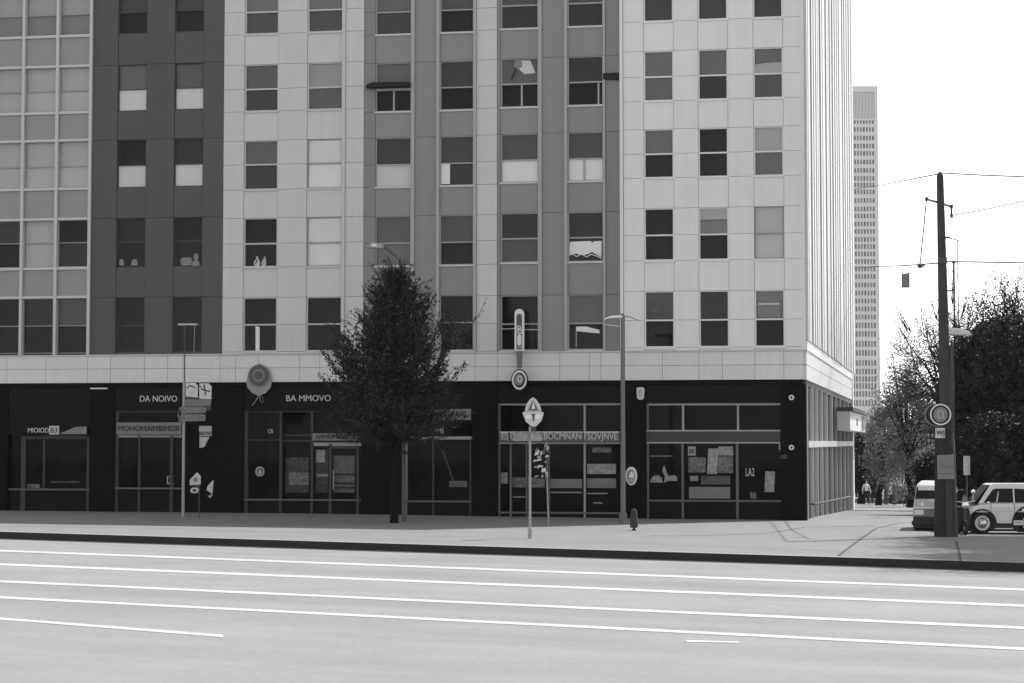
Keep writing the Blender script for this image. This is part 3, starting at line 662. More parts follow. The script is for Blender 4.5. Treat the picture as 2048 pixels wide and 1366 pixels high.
# displays inside the shop windows, many made up in place of reflections
GS = 'displays behind the shop glass'
def board(px0, px1, py0, py1, label, m, cat='display', name='display_board', off=-.33, skew=0):
    cx, cy = (px0+px1)/2, py1; o, k = fthing(name, label, cat, cx, cy, off, GS)
    w, h = (px1-px0)*k/2, (py1-py0)*k
    MB().prism([(-w, 0), (w, 0), (w+skew*k, h), (-w+skew*k, h)], 0, .04).build('panel', m, o); return o, k
M_disp = mat('display_mixed', .24, .7, .3, var=.85, vscale=9)
M_disp2 = mat('display_pale', .48, .7, .3, var=.5, vscale=7)
o, k = board(1376, 1391, 893, 911, 'small pale stand-in for a reflection at the top of the middle corner shop window', M_offw, 'poster', 'poster'); MB().box(-5*k, 5*k, -.012, 0, 4*k, 13*k).build('picture', M_grey, o)  # boards in this window stand in for a van reflected in the glass
board(1414, 1434, 897, 948, 'tall pale stand-in for a reflection in the middle corner shop window', M_disp2, skew=3)
board(1377, 1411, 915, 945, 'busy board standing in for a reflection in the middle corner shop window', M_disp)
board(1436, 1466, 913, 946, 'dark board standing in for a reflection in the middle corner shop window', M_disp)
o, k = board(1378, 1460, 974, 997, 'low pale board standing in for a reflection in the middle corner shop window', mat('counter_grey', .32, .6, .3, var=.15), 'counter', 'counter')
board(1402, 1460, 952, 969, 'grey step standing in for a reflection above the low pale board', mat('step_grey', .20, .6, .3, var=.3), off=-.6)
board(1529, 1548, 943, 984, 'leaning pale placard in the corner shop window', M_disp2, 'placard', 'placard', skew=2)
for (px, py, s_, lb) in ((1313, 965, 1.0, 'pale heap of goods at the left of the corner shop window'), (1345, 962, .8, 'smaller grey heap of goods beside the pointed ornament')):
    o, k = fthing('goods_heap', lb, 'goods', px, py, -.33, GS)
    MB().prism([(-13*k*s_,0),(12*k*s_,0),(11*k*s_,8*k),(3*k,15*k*s_),(-6*k,13*k*s_),(-12*k*s_,6*k)], 0, .05).build('heap', M_disp2, o)
o, k = fthing('ornament', 'pointed pale ornament between the heaps in the corner shop window', 'ornament', 1330, 966, -.31, GS)
MB().prism([(-2*k,0),(4*k,3*k),(8*k,10*k),(3*k,22*k),(-2*k,36*k),(-6*k,24*k),(0,14*k)], 0, .04).build('spike', M_disp2, o)
o, k = fthing('window_sign', 'small round pale sign hung inside the shop window under the round hat sign', 'sign', 520, 943, -.28, GS)
MB().prism(ell(0, 0, 9*k, 9.5*k, 18, 2.4), 0, .03).build('board', M_grey, o); MB().ring(ell(0, 0, 9*k, 9.5*k, 18, 2.4), ell(0, 0, 7.3*k, 7.8*k, 18, 2.4), -.02, 0).build('rim', M_white, o); MB().prism([(-3*k,-5*k),(3*k,-5*k),(1*k,4*k),(-1*k,4*k)], -.012, 0).build('mark', M_white, o)
board(570, 618, 915, 985, 'dim bread counter behind the glass under the BA MMOVO letters', mat('dim_display', .09, .7, .3, var=.8, vscale=6))
board(577, 618, 945, 970, 'pale loaf-shaped goods on the dim bread counter', M_disp, 'goods', 'goods', off=-.30)
board(630, 656, 900, 985, 'dim shelves left of the shop door', mat('dim_display', .09, .7, .3, var=.8, vscale=6))
board(666, 710, 912, 985, 'grey slatted goods behind the shop door glass', mat('dim_slats', .20, .7, .3, var=.5, vscale=5))
o, k = board(1000, 1015, 945, 967, 'pale parcel at the left edge of the banner shop window', M_disp2, 'parcel', 'parcel')
board(1024, 1090, 955, 975, 'grey low shelf inside the banner shop window', M_disp)
board(1100, 1164, 958, 976, 'grey counter top inside the banner shop window', mat('counter_grey', .32, .6, .3, var=.15), 'counter', 'counter')
board(1174, 1232, 928, 948, 'row of pale goods on the upper shelf of the banner shop', M_disp2)
board(1174, 1232, 957, 976, 'grey lower shelf below the row of pale goods', mat('counter_grey', .32, .6, .3, var=.15))
board(1185, 1222, 895, 905, 'strip of faint lettering cards high in the banner shop window', M_disp)
for (a_, b_, y_, lb) in ((1024, 1050, 995, 'thin bright shelf edge left of the clover sign post'), (1100, 1164, 986, 'thin bright shelf edge below the grey counter in the banner shop'), (1174, 1215, 988, 'thin bright shelf edge at the right of the banner shop'), (1186, 1204, 1007, 'short pale strip low in the banner shop window')):
    board(a_, b_, y_-2.2, y_, lb, M_offw, 'shelf', 'shelf', off=-.30)
for (y_, lb) in ((950, 'upper dark slat across the shop door glass'), (968, 'middle dark slat across the shop door glass'), (977, 'lower dark slat across the shop door glass')):
    board(666, 710, y_-3, y_, lb, M_black, 'slat', 'slat', off=-.28)
o, k = board(905, 908, 900, 962, 'thin leaning stick in the window right of the street tree', mat('stick_grey', .12, .7, .3), 'stick', 'stick', skew=-22)
board(632, 650, 900, 925, 'pale jars on the upper shelf left of the shop door', M_disp2, 'jars', 'jars', off=-.30)
board(634, 656, 948, 953, 'pale packets on the lower shelf left of the shop door', M_disp2, 'packets', 'packets', off=-.30)
board(1437, 1466, 893, 911, 'mottled pale stand-in for a reflection at the top right of the middle corner shop window', M_disp2, 'print', 'print')
board(1380, 1396, 952, 962, 'pale little shapes standing in for a reflection left of the grey step', M_disp2, 'parcels', 'parcels', off=-.45)
board(1300, 1345, 911, 913.5, 'thin shelf high in the left corner shop window', M_disp, 'shelf', 'shelf')
board(1500, 1512, 985, 997, 'small dim flowers at the foot of the rightmost shop window', M_disp, 'flowers', 'flowers')
board(898, 934, 962, 974, 'grey planter box in the window right of the street tree', mat('dim_slats', .20, .7, .3, var=.5, vscale=5), 'planter', 'planter')
board(50, 80, 968, 976, 'pale crumpled paper low in the leftmost shop window', M_disp, 'paper', 'paper')
board(100, 160, 962, 966, 'thin dim shelf in the leftmost shop window', mat('dim_display', .09, .7, .3, var=.8, vscale=6))

# ------------------------------------------------------------------ street furniture
# tall lamp post in front of the joint
p = G(1246, 1048); o = thing('street_lamp', 'tall grey street lamp with a white curved head in front of the downpipe', 'street lamp', p)
k = mpp(p.y); h = (1048-628)*k
MB().tube([(0,0,-.05),(0,0,.35),(0,0,.36),(0,0,h)], [.13,.13,.085,.055], 14).build('post', mat('lamp_post_grey', .14, .5, .4), o, smooth=True)
MB().tube([(.09*0+.075,.05,.36),(.06,.05,h-.1)], .02, 6).build('conduit', M_steelD, o)
hd = MB(); hd.prism([(-38*k, h-14*k+0.0),(-34*k, h-9*k),(-24*k, h-5*k),(-10*k, h-4*k),(0, h-5*k),(0, h-9*k),(-14*k, h-9*k),(-28*k, h-10*k)][::-1], -.13, .13); hd.build('lamp_head', M_white, o, bevel=.015)
MB().tube([(-38*k,0,h-22*k),(-4*k,0,h-26*k)], .018, 6).build('stay', M_frameL, o)
MB().tube([(0,0,h-4*k),(18*k,0,h-8*k),(34*k,0.3,h-13*k)], .012, 6).build('cable', M_wire, o)
# lamp rising behind the street tree
p = G(808, 1043); o = thing('street_lamp', 'street lamp behind the tree whose flat head pokes out above the tree top', 'street lamp', p)
k = mpp(p.y)
MB().tube([(0,0,-.05),(0,0,136*k),(0,0,138*k),(-4*k,0,300*k),(-8*k,0,520*k),(-22*k,0,534*k),(-45*k,0,552*k)], [.085,.075,.06,.055,.045,.04,.035], 10).build('post', mat('post_dull_grey', .085, .5, .3), o, smooth=True)
MB().tube([(0,0,133*k),(0,0,141*k)], .12, 12).build('collar', M_black, o)
MB().prism([(-78*k,551*k),(-70*k,547*k),(-44*k,545*k),(-40*k,550*k),(-48*k,556*k),(-68*k,557*k)], -.14, .14).build('lamp_head', mat('lamp_head_grey', .3, .5, .4), o, bevel=.02)
MB().box(-66*k, -56*k, -.15, -.139, 549*k, 554*k).build('lens', M_lamp, o)
# rounded bollard
p = G(1268, 1061); k = mpp(p.y); o = thing('bollard', 'short dark rounded bollard on the shaded pavement', 'bollard', p)
MB().lathe([(0,-.03),(4.5*k,-.03),(4.5*k,2*k),(2.2*k,3*k),(2.2*k,5*k),(8*k,6*k),(8*k,20*k),(6*k,38*k),(4.5*k,42*k),(0,43.5*k)], n=18).build('post', mat('bollard_grey', .035, .6, .3), o, smooth=True)
# diamond sign on a post
p = G(1060, 1077); k = mpp(p.y); o = thing('sign_post', 'steel post with a pale clover-shaped diamond sign above a strip of panels', 'sign post', p)
MB().tube([(0,0,-.05),(0,0,20*k),(0,0,20.5*k),(0,0,222*k)], [4.2*k,4.2*k,2.6*k,2.4*k], 10).build('post', M_steel, o, smooth=True)
s_ = MB(); zc = 250*k; dx = 6*k
s_.prism([(dx-16*k,zc+4*k),(dx+17*k,zc+4*k),(dx+14*k,zc+16*k),(dx+6*k,zc+27*k),(dx,zc+31*k),(dx-6*k,zc+27*k),(dx-13*k,zc+17*k)], -.06, -.03)
s_.prism([(dx-21*k,zc),(dx-14*k,zc-18*k),(dx-3*k,zc-27*k),(dx+6*k,zc-27*k),(dx+17*k,zc-16*k),(dx+22*k,zc),(dx+16*k,zc+3*k),(dx-16*k,zc+3*k)], -.06, -.03)
s_.build('sign_plate', M_offw, o)
s_ = MB(); s_.prism([(dx-10*k,zc+5*k),(dx+11*k,zc+5*k),(dx,zc+26*k)], -.075, -.06); s_.prism([(dx-3*k,zc-2*k),(dx+4*k,zc-2*k),(dx+1*k,zc-20*k)], -.075, -.06); s_.build('sign_face', mat('face_grey', .12, .6, .3), o)
s_ = MB(); s_.prism([(dx-3*k,zc+8*k),(dx+4*k,zc+8*k),(dx+1*k,zc+22*k)], -.09, -.075); s_.prism(ell(dx-8*k, zc-8*k, 7*k, 4*k, 14), -.075, -.06); s_.prism(ell(dx+10*k, zc-8*k, 6*k, 5*k, 14), -.075, -.06); s_.build('sign_mark', M_white, o)
MB().box(-3*k, 12*k, -.02, .02, 206*k, 224*k).build('clamp', M_steelD, o)
s_ = MB(); s_.box(-34*k, -2*k, -.07, -.045, 194*k, 213*k); s_.box(0, 24*k, -.07, -.045, 194*k, 213*k); s_.build('side_panel', mat('panel_mottled', .24, .6, .3, var=.6, vscale=9), o)
# thin stake covered with stickers beside it
p = G(1096, 1050); k = mpp(p.y); o = thing('sticker_stake', 'thin leaning stake with a ragged cluster of pale stickers', 'stake', p)
MB().tube([(1*k,0,-.05),(-2*k,0,100*k),(-4*k,0,165*k)], 1.6*k, 8).build('stake', M_steel, o, smooth=True)
ss = MB(); rr = random.Random(5)
for i in range(26):
    x, z = rr.uniform(-26, 0)*k, rr.uniform(96, 160)*k; a, b = rr.uniform(1.5, 5)*k, rr.uniform(2, 6)*k
    q = rr.uniform(-.5, .5); MB().prism([(x-a, z-b), (x+a, z-b*q), (x+a*.6, z+b), (x-a*.8, z+b*.7)], -.05-.004*i*.3, -.045-.004*i*.3+.003).build('sticker', mat('sticker_%d' % (i % 4), (.12, .3, .5, .65)[i % 4], .6, .3), o)
MB().box(-26*k, -2*k, -.04, -.03, 92*k, 162*k).build('backing', M_tile2, o)
# left post with boards
p = G(366, 1034); k = mpp(p.y); o = thing('sign_post', 'slim steel post with a T-bar top, white square plates and weathered boards', 'sign post', p)
MB().tube([(0,0,-.05),(0,0,270*k)], 3.0*k, 10).build('post', M_steel, o, smooth=True)
MB().tube([(1*k,0,270*k),(0,0,384*k)], .022, 8).build('rod', M_steelD, o); MB().box(-13*k, 25*k, -.03, .03, 383*k, 386*k).build('cross_bar', M_frameL, o)
MB().tube([(20*k,0,383*k),(19*k,0,330*k)], .012, 6).build('stay', M_frameM, o)
for (x0, x1, z0, z1, m, nm) in ((4,28,240,267,M_white,'plate'),(31,55,236,266,M_white,'plate')):
    q = MB(); q.prism([(x0*k,z0*k),(x1*k,(z0-2)*k),((x1+.5)*k,(z1-6)*k),((x1-5)*k,z1*k),(x0*k,z1*k)], -.07, -.05); q.build(nm, mat('white_plate_scribbled', .60, .6, .3, var=.25, vscale=7), o)
q = MB(); q.tube([(6*k,-.08,256*k),(12*k,-.08,262*k),(22*k,-.08,258*k)], .02, 6); q.tube([(32*k,-.08,262*k),(36*k,-.08,254*k),(52*k,-.08,250*k)], .022, 6); q.tube([(40*k,-.08,264*k),(44*k,-.08,243*k)], .02, 6); q.build('scrawl', M_black, o)
MB().box(3*k, 54*k, -.04, -.03, 212*k, 240*k).build('back_board', M_steelD, o)
for (x0, x1, z0, z1) in ((4,54,220,234),(-4,44,206,219),(-6,43,190,205)):
    MB().prism([(x0*k,z0*k),(x1*k,(z0+1)*k),((x1+1)*k,(z1-2)*k),((x1-6)*k,z1*k),((x0+2)*k,z1*k),((x0-2)*k,(z1-4)*k)], -.075, -.045).build('board', mat('weathered_board', .18, .7, .2, var=.3, vscale=5), o)
MB().tube([(0,-.06,220*k),(-8*k,-.06,216*k),(-11*k,-.06,203*k),(-8*k,-.06,190*k),(0,-.06,186*k)], 1.6*k, 8).build('hoop', M_grey, o)
# ragged notice and stickers on the black pillar beside it
o, k = fthing('pillar_notice', 'ragged pale notice with torn lower half on the black pillar', 'notice', 411, 876, 0)
MB().box(-13*k, 13*k, -.03, .03, 4*k, 24*k).build('sheet', M_paper, o); MB().prism([(-12*k,-20*k),(-2*k,-18*k),(8*k,2*k),(-12*k,3*k)], -.025, .03).build('torn_sheet', M_disp2, o); text('BRWI', 11*k, o, M_ltrd, (0, -.035, 9*k))
p = G(398, 1037); k = mpp(p.y); o = thing('small_sign', 'small pale head-shaped sign over an oval tag on a thin stake', 'sign', p)
MB().tube([(0,0,-.05),(0,0,66*k)], .018, 6).build('stake', M_steelD, o)
MB().prism([(-18*k,66*k),(3*k,68*k),(3*k,84*k),(-4*k,92*k),(-12*k,84*k),(-19*k,76*k)], -.06, -.02).build('plate', M_offw, o); MB().prism(ell(-7*k, 77*k, 5*k, 5*k, 14), -.07, -.06).build('mark', M_grey, o)
MB().ring(ell(-9*k, 56*k, 8*k, 5.5*k, 18, 3), ell(-9*k, 56*k, 4*k, 2.5*k, 18, 3), -.05, -.02).build('tag', M_offw, o)
MB().box(-9*k, 0, -.02, .0, 55*k, 68*k).build('arm', M_steelD, o)
o, k = fthing('pillar_sticker', 'torn white triangular sticker low on the black pillar', 'sticker', 423, 978, 0)
MB().prism([(-10*k,-2*k),(2*k,-10*k),(4*k,18*k),(-8*k,6*k)], -.02, .03).build('sheet', M_offw, o); MB().prism([(-8*k,-14*k),(-2*k,-18*k),(3*k,-10*k)], -.022, .03).build('scrap', M_paper, o)

# ------------------------------------------------------------------ trees
def leaves(P, N, size, rng, aspect=.55):
    """numpy: leaf quads at points P; returns verts, faces"""
    n = len(P); d = rng.normal(size=(n, 3)); d /= np.linalg.norm(d, axis=1)[:, None]
    e = rng.normal(size=(n, 3)); e -= (e*d).sum(1)[:, None]*d; e /= np.linalg.norm(e, axis=1)[:, None]
    s = size*rng.uniform(.6, 1.4, n)[:, None]
    a = P - d*s*.5; b = P + e*s*aspect*.5; c = P + d*s*.5; f = P - e*s*aspect*.5
    v = np.stack([a, b, c, f], 1).reshape(-1, 3); q = np.arange(n*4).reshape(-1, 4)
    return v, q
def mesh_np(name, v, q, m, parent):
    me = bpy.data.meshes.new(name); me.vertices.add(len(v)); me.vertices.foreach_set('co', np.asarray(v, np.float32).ravel())
    k = q.shape[1]; me.loops.add(q.size); me.loops.foreach_set('vertex_index', q.ravel().astype(np.int32))
    me.polygons.add(len(q)); me.polygons.foreach_set('loop_start', (np.arange(len(q))*k).astype(np.int32)); me.polygons.foreach_set('loop_total', np.full(len(q), k, np.int32))
    me.update(calc_edges=True); me.materials.append(m); o = bpy.data.objects.new(name, me); COL.objects.link(o); o.parent = parent; return o
def twigs(mb, P0, P1, r):
    mb.tube([P0, (Vector(P0)+Vector(P1))/2 + Vector((0,0,.06)), P1], [r, r*.75, r*.4], 4, cap=False)
def broad_tree(name, label, loc, crown_c, crown_r, nclump, nleaf, lsize, m, seed, trunk_r=.22, ntwig=60, flat=.0, group=None, spread=.2, cat='tree', twl=1.0, core=0):
    rng = np.random.default_rng(seed); o = thing(name, label, cat, loc, 0, group)
    cc = np.array(crown_c); cr = np.array(crown_r)
    dirs = rng.normal(size=(nclump, 3)); dirs /= np.linalg.norm(dirs, axis=1)[:, None]
    rad = rng.uniform(.25, 1, nclump)**.6
    bumpy = 1 + spread*np.sin(dirs[:, 0]*5+seed)*np.cos(dirs[:, 2]*4+seed*1.7)
    C = cc + dirs*(rad*bumpy)[:, None]*cr
    size = rng.uniform(.35, .9, nclump)*cr.mean()*.26
    P = np.repeat(C, nleaf, 0) + rng.normal(size=(nclump*nleaf, 3))*np.repeat(size, nleaf)[:, None]*np.array([1, 1, .75])
    t = MB(); base = Vector((0, 0, -.1)); top = Vector(cc + np.array([0, 0, cr[2]*.35]))
    fork = Vector((cc[0]*.6, cc[1]*.6, max(.8, cc[2]-cr[2]*.75)))
    t.tube([base, Vector((.05, 0, fork.z*.5)), fork, (fork+top)/2, top], [trunk_r*1.3, trunk_r, trunk_r*.85, trunk_r*.5, trunk_r*.15], 9)
    ex = []
    for i in range(min(nclump, 46)):
        c = Vector(C[i]); s0 = fork.lerp(top, rng.uniform(0, .7)); mid = s0.lerp(c, .5) + Vector((0, 0, .25))
        t.tube([s0, mid, c], [trunk_r*.35, trunk_r*.2, .02], 5)
    idx = np.argsort(-rad)[:ntwig*2]
    for i in rng.choice(idx, ntwig):
        d = Vector(C[i]-cc).normalized(); d = (d + Vector((0, 0, .5)) + Vector(rng.normal(size=3)*.35)).normalized(); L = rng.uniform(.35, 1.0)*cr.mean()*.32*twl
        a = Vector(C[i]); b = a + d*(L+size[i]); t.tube([a, a.lerp(b, .5)+Vector((0,0,.03)), b], [.022, .014, .007], 4, cap=False)
        nn = 16; f_ = rng.uniform(.35, 1, nn); ex.append(np.array(a)+np.outer(f_, np.array(b-a)) + rng.normal(size=(nn, 3))*.07)
    if ex: P = np.vstack([P] + ex)
    t.build('trunk', M_bark, o, smooth=True)
    v, q = leaves(P, len(P), lsize, rng)
    if core:
        D = rng.normal(size=(core, 3)); D /= np.linalg.norm(D, axis=1)[:, None]; D *= rng.uniform(0, .78, core)[:, None]**.5
        v2, q2 = leaves(cc + D*cr*np.array([.9, .9, .88]), core, .42, rng, .8); v, q = np.vstack([v, v2]), np.vstack([q, q2 + len(v)])
    mesh_np('crown', v, q, m, o)
    return o
# the street tree: conical, upswept, dark and dense below, thin and twiggy at the tip
p = G(788, 1046); k = mpp(p.y); rng = np.random.default_rng(21)
o = thing('street_tree', 'dark conical street tree with upswept twigs in front of the shops', 'tree', p)
def prof(h):                                           # half width in px by height above the base in px
    return float(np.interp(h, [165, 190, 230, 290, 340, 370, 395, 430, 470, 500, 530, 556], [50, 104, 124, 126, 112, 94, 76, 64, 48, 32, 16, 5]))
t = MB(); t.tube([(0,0,-.1),(.03,0,1.2),(0,0,200*k),(-.05,0,400*k),(-.12,0,515*k)], [.15,.12,.105,.06,.015], 10)
ex = []; tw = MB()
for i in range(560):
    h0 = 170 + 325*rng.uniform()**1.45; az = rng.uniform(0, 2*math.pi); R_ = prof(min(556, h0+55))*k*rng.uniform(.5, 1.0)*(1+.22*math.sin(az*3+h0*.035)); R_ *= 1.25 if rng.uniform() < .12 else 1
    up = rng.uniform(.35, .95) if h0 > 215 else rng.uniform(-.05, .5)
    d = Vector((math.cos(az), math.sin(az)*.9, 0)); a = Vector((0, 0, h0*k)); b = a + d*R_ + Vector((0, 0, R_*up)); m_ = a.lerp(b, .5) - Vector((0, 0, R_*.10))
    r0 = .018 + .012*(h0 < 350)
    tw.tube([a, m_, b], [r0, r0*.6, .006], 4, cap=False)
    den = np.interp(h0, [170, 280, 345, 500], [66, 36, 7, 5]); n = int(den*rng.uniform(.6, 1.3)); f_ = rng.uniform(.12, 1, n)**.8
    pts = np.where((f_ < .5)[:, None], np.array(a)+np.outer(f_*2, np.array(m_-a)), np.array(m_)+np.outer(f_*2-1, np.array(b-m_)))
    ex.append(pts + rng.normal(size=(n, 3))*.10)
    for _ in range(5):
        f1 = rng.uniform(.4, 1); s0 = m_.lerp(b, f1); dd = (d*.6 + Vector((0, 0, .8)) + Vector(rng.normal(size=3)*.45)).normalized(); e_ = s0 + dd*rng.uniform(.2, .75)
        tw.tube([s0, e_], [.012, .007], 3, cap=False)
        n = 5; ex.append(np.array(s0)+np.outer(rng.uniform(0, 1, n), np.array(e_-s0)) + rng.normal(size=(n, 3))*.04)
for (bx_, bz_, ex_, ez_) in ((-50,260,-128,398),(70,270,128,420),(55,210,150,330),(-60,210,-150,300),(-60,250,-136,372),(-70,240,-146,345),(-70,300,-122,352),(60,260,136,405),(70,250,120,398),(70,190,132,262),(-75,225,-140,292),(60,330,112,430),(40,390,80,455)):
    for j in range(4):
        e_ = Vector((ex_*k*rng.uniform(.92, 1.03), rng.normal()*.3, ez_*k*rng.uniform(.95, 1.02))); s0 = Vector((bx_*k*.3, rng.normal()*.1, (bz_-30)*k)); m_ = Vector((bx_*k, rng.normal()*.2, bz_*k))
        tw.tube([s0, m_, e_], [.03, .02, .006], 4, cap=False); n = 60; f_ = rng.uniform(0, 1, n)**1.5
        ex.append(np.array(m_)+np.outer(f_, np.array(e_-m_)) + rng.normal(size=(n, 3))*(.13*(1-f_)+.03)[:, None])
t.build('trunk', M_bark, o, smooth=True); tw.build('branches', M_twig, o, fix=False)
P = np.vstack(ex)
core = rng.normal(size=(9000, 3)); core /= np.linalg.norm(core, axis=1)[:, None]; core *= rng.uniform(0, 1, 9000)[:, None]**.5
P = np.vstack([P, core[:5000]*np.array([92*k, 90*k, 78*k]) + np.array([0, 0, 240*k])])
v, q = leaves(P, len(P), .10, rng, .5); mesh_np('crown', v, q, M_leafS, o)
# the park side: large trees right, smaller ones down the street
def ground_tree(px, Y):
    a = at(px, 1000, Y); return Vector((a.x, a.y, zg(a.x, a.y)))
def tree_px(name, label, px, Y, top, bot, hw, cx, seed, m=M_leaf, nclump=120, nleaf=130, ls=.13, **kw):
    b = ground_tree(px, Y); k = mpp(Y); zt_, zb_ = at(px, top, Y).z - b.z, at(px, bot, Y).z - b.z
    return broad_tree(name, label, b, ((cx-px)*k, 0, (zt_+zb_)/2), (hw*k, hw*k*.9, (zt_-zb_)/2), nclump, nleaf, ls, m, seed, **kw)
GT = 'trees along the side street'
tree_px('shade_tree', 'huge dark shade tree towering over the parked white car', 2020, 96, 585, 985, 145, 2020, 11, nclump=280, nleaf=220, ls=.10, trunk_r=.4, ntwig=420, twl=1.25, core=5000, group=GT)
tree_px('shade_tree', 'second dark shade tree reaching out of the picture behind the white car', 2150, 104, 560, 990, 150, 2150, 12, nclump=170, nleaf=150, ls=.16, trunk_r=.4, ntwig=60, core=4000, group=GT)
for (X_, Y_, zc_, rx_, rz_, sd_, lb_) in ((20.6, 66.9, 14.2, 3.4, 3.0, 61, 'tall tree beyond the right edge of the picture shading the pole foot'), (21.2, 71.0, 14.2, 3.6, 3.0, 63, 'tall tree beyond the right edge of the picture shading the white car'), (19.0, 60.6, 13.4, 3.5, 3.0, 62, 'tall tree beyond the right edge of the picture shading the kerb')):
    broad_tree('shade_tree', lb_, (X_, Y_, zg(X_, Y_)), (0, 0, zc_), (rx_, rx_*1.1, rz_), 150, 130, .13, M_leaf, sd_, trunk_r=.2, ntwig=60, group=GT, core=2600)
tree_px('shade_tree', 'loose leafy tree leaning out left of the timber pole', 1905, 118, 605, 910, 104, 1895, 13, m=M_leafM, nclump=140, nleaf=130, ls=.085, trunk_r=.26, ntwig=330, twl=1.5, group=GT)
tree_px('shade_tree', 'pale bushy tree between the tower and the parked van', 1822, 138, 715, 985, 62, 1812, 14, m=M_leafT, nclump=110, nleaf=110, ls=.14, trunk_r=.22, ntwig=60, group=GT)
tree_px('shade_tree', 'pale round tree in front of the foot of the tower', 1757, 158, 790, 985, 48, 1772, 15, m=M_leafT, nclump=90, nleaf=110, ls=.15, trunk_r=.2, ntwig=40, group=GT)
tree_px('shade_tree', 'dark low tree close to the end of the side wall', 1722, 168, 850, 1000, 36, 1722, 16, nclump=90, nleaf=110, ls=.18, trunk_r=.25, ntwig=40, group=GT)
tree_px('shade_tree', 'dark bushy tree filling the gap behind the parked van', 1850, 150, 800, 1000, 50, 1850, 17, nclump=100, nleaf=110, ls=.18, trunk_r=.22, ntwig=30, group=GT)
tree_px('shade_tree', 'slender tree against the shopfront end far down the pavement', 1748, 190, 860, 1000, 34, 1748, 18, m=M_leaf, nclump=70, nleaf=110, ls=.2, trunk_r=.2, ntwig=20, group=GT)
# shrubs below the big trees
for i, (px, Y, hw, h, lb) in enumerate(((1990, 92, 70, 210, 'dark clipped shrub behind the bonnet of the white car'), (2085, 92, 75, 220, 'dark shrub at the right edge behind the white car'), (1930, 100, 52, 190, 'dark shrub between the timber pole and the white car'), (1868, 112, 34, 110, 'low shrub behind the parked van'), (1800, 172, 26, 30, 'small pale shrub at the far end of the pavement'))):
    b = ground_tree(px, Y); k = mpp(Y)
    broad_tree('shrub', lb, b, (0, 0, h*k*.52), (hw*k, hw*k*.7, h*k*.52), 110, 150, .13, M_leafT if i == 4 else M_leaf, 40+i, trunk_r=.06, ntwig=30, core=0 if i == 4 else 900, group='shrubs under the trees', cat='shrub')
# low wall and posts at the far end
b0, b1 = ground_tree(1690, 176), ground_tree(1835, 176)
o = thing('garden_wall', 'low grey wall closing the far end of the side pavement', 'wall', b0)
MB().box(0, b1.x-b0.x+12, 0, .4, -.6, .28).build('wall', mat('garden_wall_grey', .2, .8, .2, var=.2), o); MB().box(-.05, b1.x-b0.x+12, -.05, .45, .28, .36).build('coping', M_kerb, o)
for px, lb in ((1772, 'dark stub post left of the pale board'), (1789, 'dark stub post right of the pale board')):
    b = ground_tree(px, 165); k = mpp(165); o = thing('post', lb, 'post', b, 0, 'posts at the end of the pavement')
    MB().lathe([(0,-.05),(4.5*k,-.05),(4.2*k,38*k),(2*k,40*k),(0,40*k)], n=10).build('shaft', M_steelD, o, smooth=True)
b = ground_tree(1782, 166); k = mpp(166); o = thing('notice_board', 'pale weathered board standing between two dark posts', 'board', b)
MB().box(-11*k, 12*k, 0, .05, 20*k, 36*k).build('board', mat('white_plate_scribbled', .60, .6, .3, var=.25, vscale=7), o); MB().box(-9*k, -7*k, .05, .12, -.1, 30*k).build('leg', M_steelD, o); MB().box(8*k, 10*k, .05, .12, -.1, 30*k).build('leg', M_steelD, o)

# ------------------------------------------------------------------ the tower far behind
YT = 460.0; kT = mpp(YT)
tl, tr = at(1660, 172, YT), at(1755, 172, YT)
o = thing('office_tower', 'tall pale concrete office tower with rows of small windows beyond the side street', 'tower', (tl.x, YT, zg(0, 200)-.5))
ob = o.location.z; zT = tl.z - ob; wT = tr.x - tl.x
MB().box(0, wT, .35, 32, 0, zT).build('wall', M_tower, o)
zy = lambda py: at(1725, py, YT).z - ob; xx = lambda px: (px-1660)*kT
fr = MB(); fr.box(0, wT, 0, .35, zy(184), zT); fr.box(xx(1749), wT, 0, .35, 0, zy(184)); fr.box(0, xx(1699), 0, .35, 0, zy(184))
ym = [243, 259, 276, 292, 307, 324, 341, 357, 370, 384, 401, 418, 432, 448, 463, 479, 493, 508, 523, 538, 553, 570, 586, 602, 618, 634, 651, 668, 688, 706, 726, 743, 758, 772, 788, 806]
wh = 9.0
for i, y in enumerate(ym):
    h = wh if y < 480 else (9.5 if y < 640 else 11)
    fr.box(xx(1699), xx(1749), 0, .35, zy(y-h/2) , (zy(ym[i-1]+ (wh if ym[i-1] < 480 else (9.5 if ym[i-1] < 640 else 11))/2) if i else zy(240)))
fr.box(xx(1699), xx(1749), 0, .35, zy(y+h/2)-30, zy(y+h/2))
fr.box(xx(1699), xx(1749), -.1, .32, zy(241), zy(238))
for i in range(9):                                     # piers between windows
    x = xx(1700 + i*6.1); fr.box(x-.11, x+.11, -.02, .34, zy(810), zy(240))
fr.build('frame', M_tower, o)
for i, y in enumerate(ym):
    h = (wh if y < 480 else (9.5 if y < 640 else 11))+1; w_ = MB(); rr = random.Random(i)
    for j in range(8):
        x = xx(1700 + j*6.1); w_.box(x+.05, x+.56, .22+rr.choice((0, .0, .06)), .345, zy(y+h/2), zy(y-h/2))
    w_.build('window', M_towerw, o)
lv = MB()
for i in range(17): lv.box(xx(1700+i*2.9), xx(1701.8+i*2.9), .1, .345, zy(238), zy(186))
lv.build('louvre', M_towerl, o)

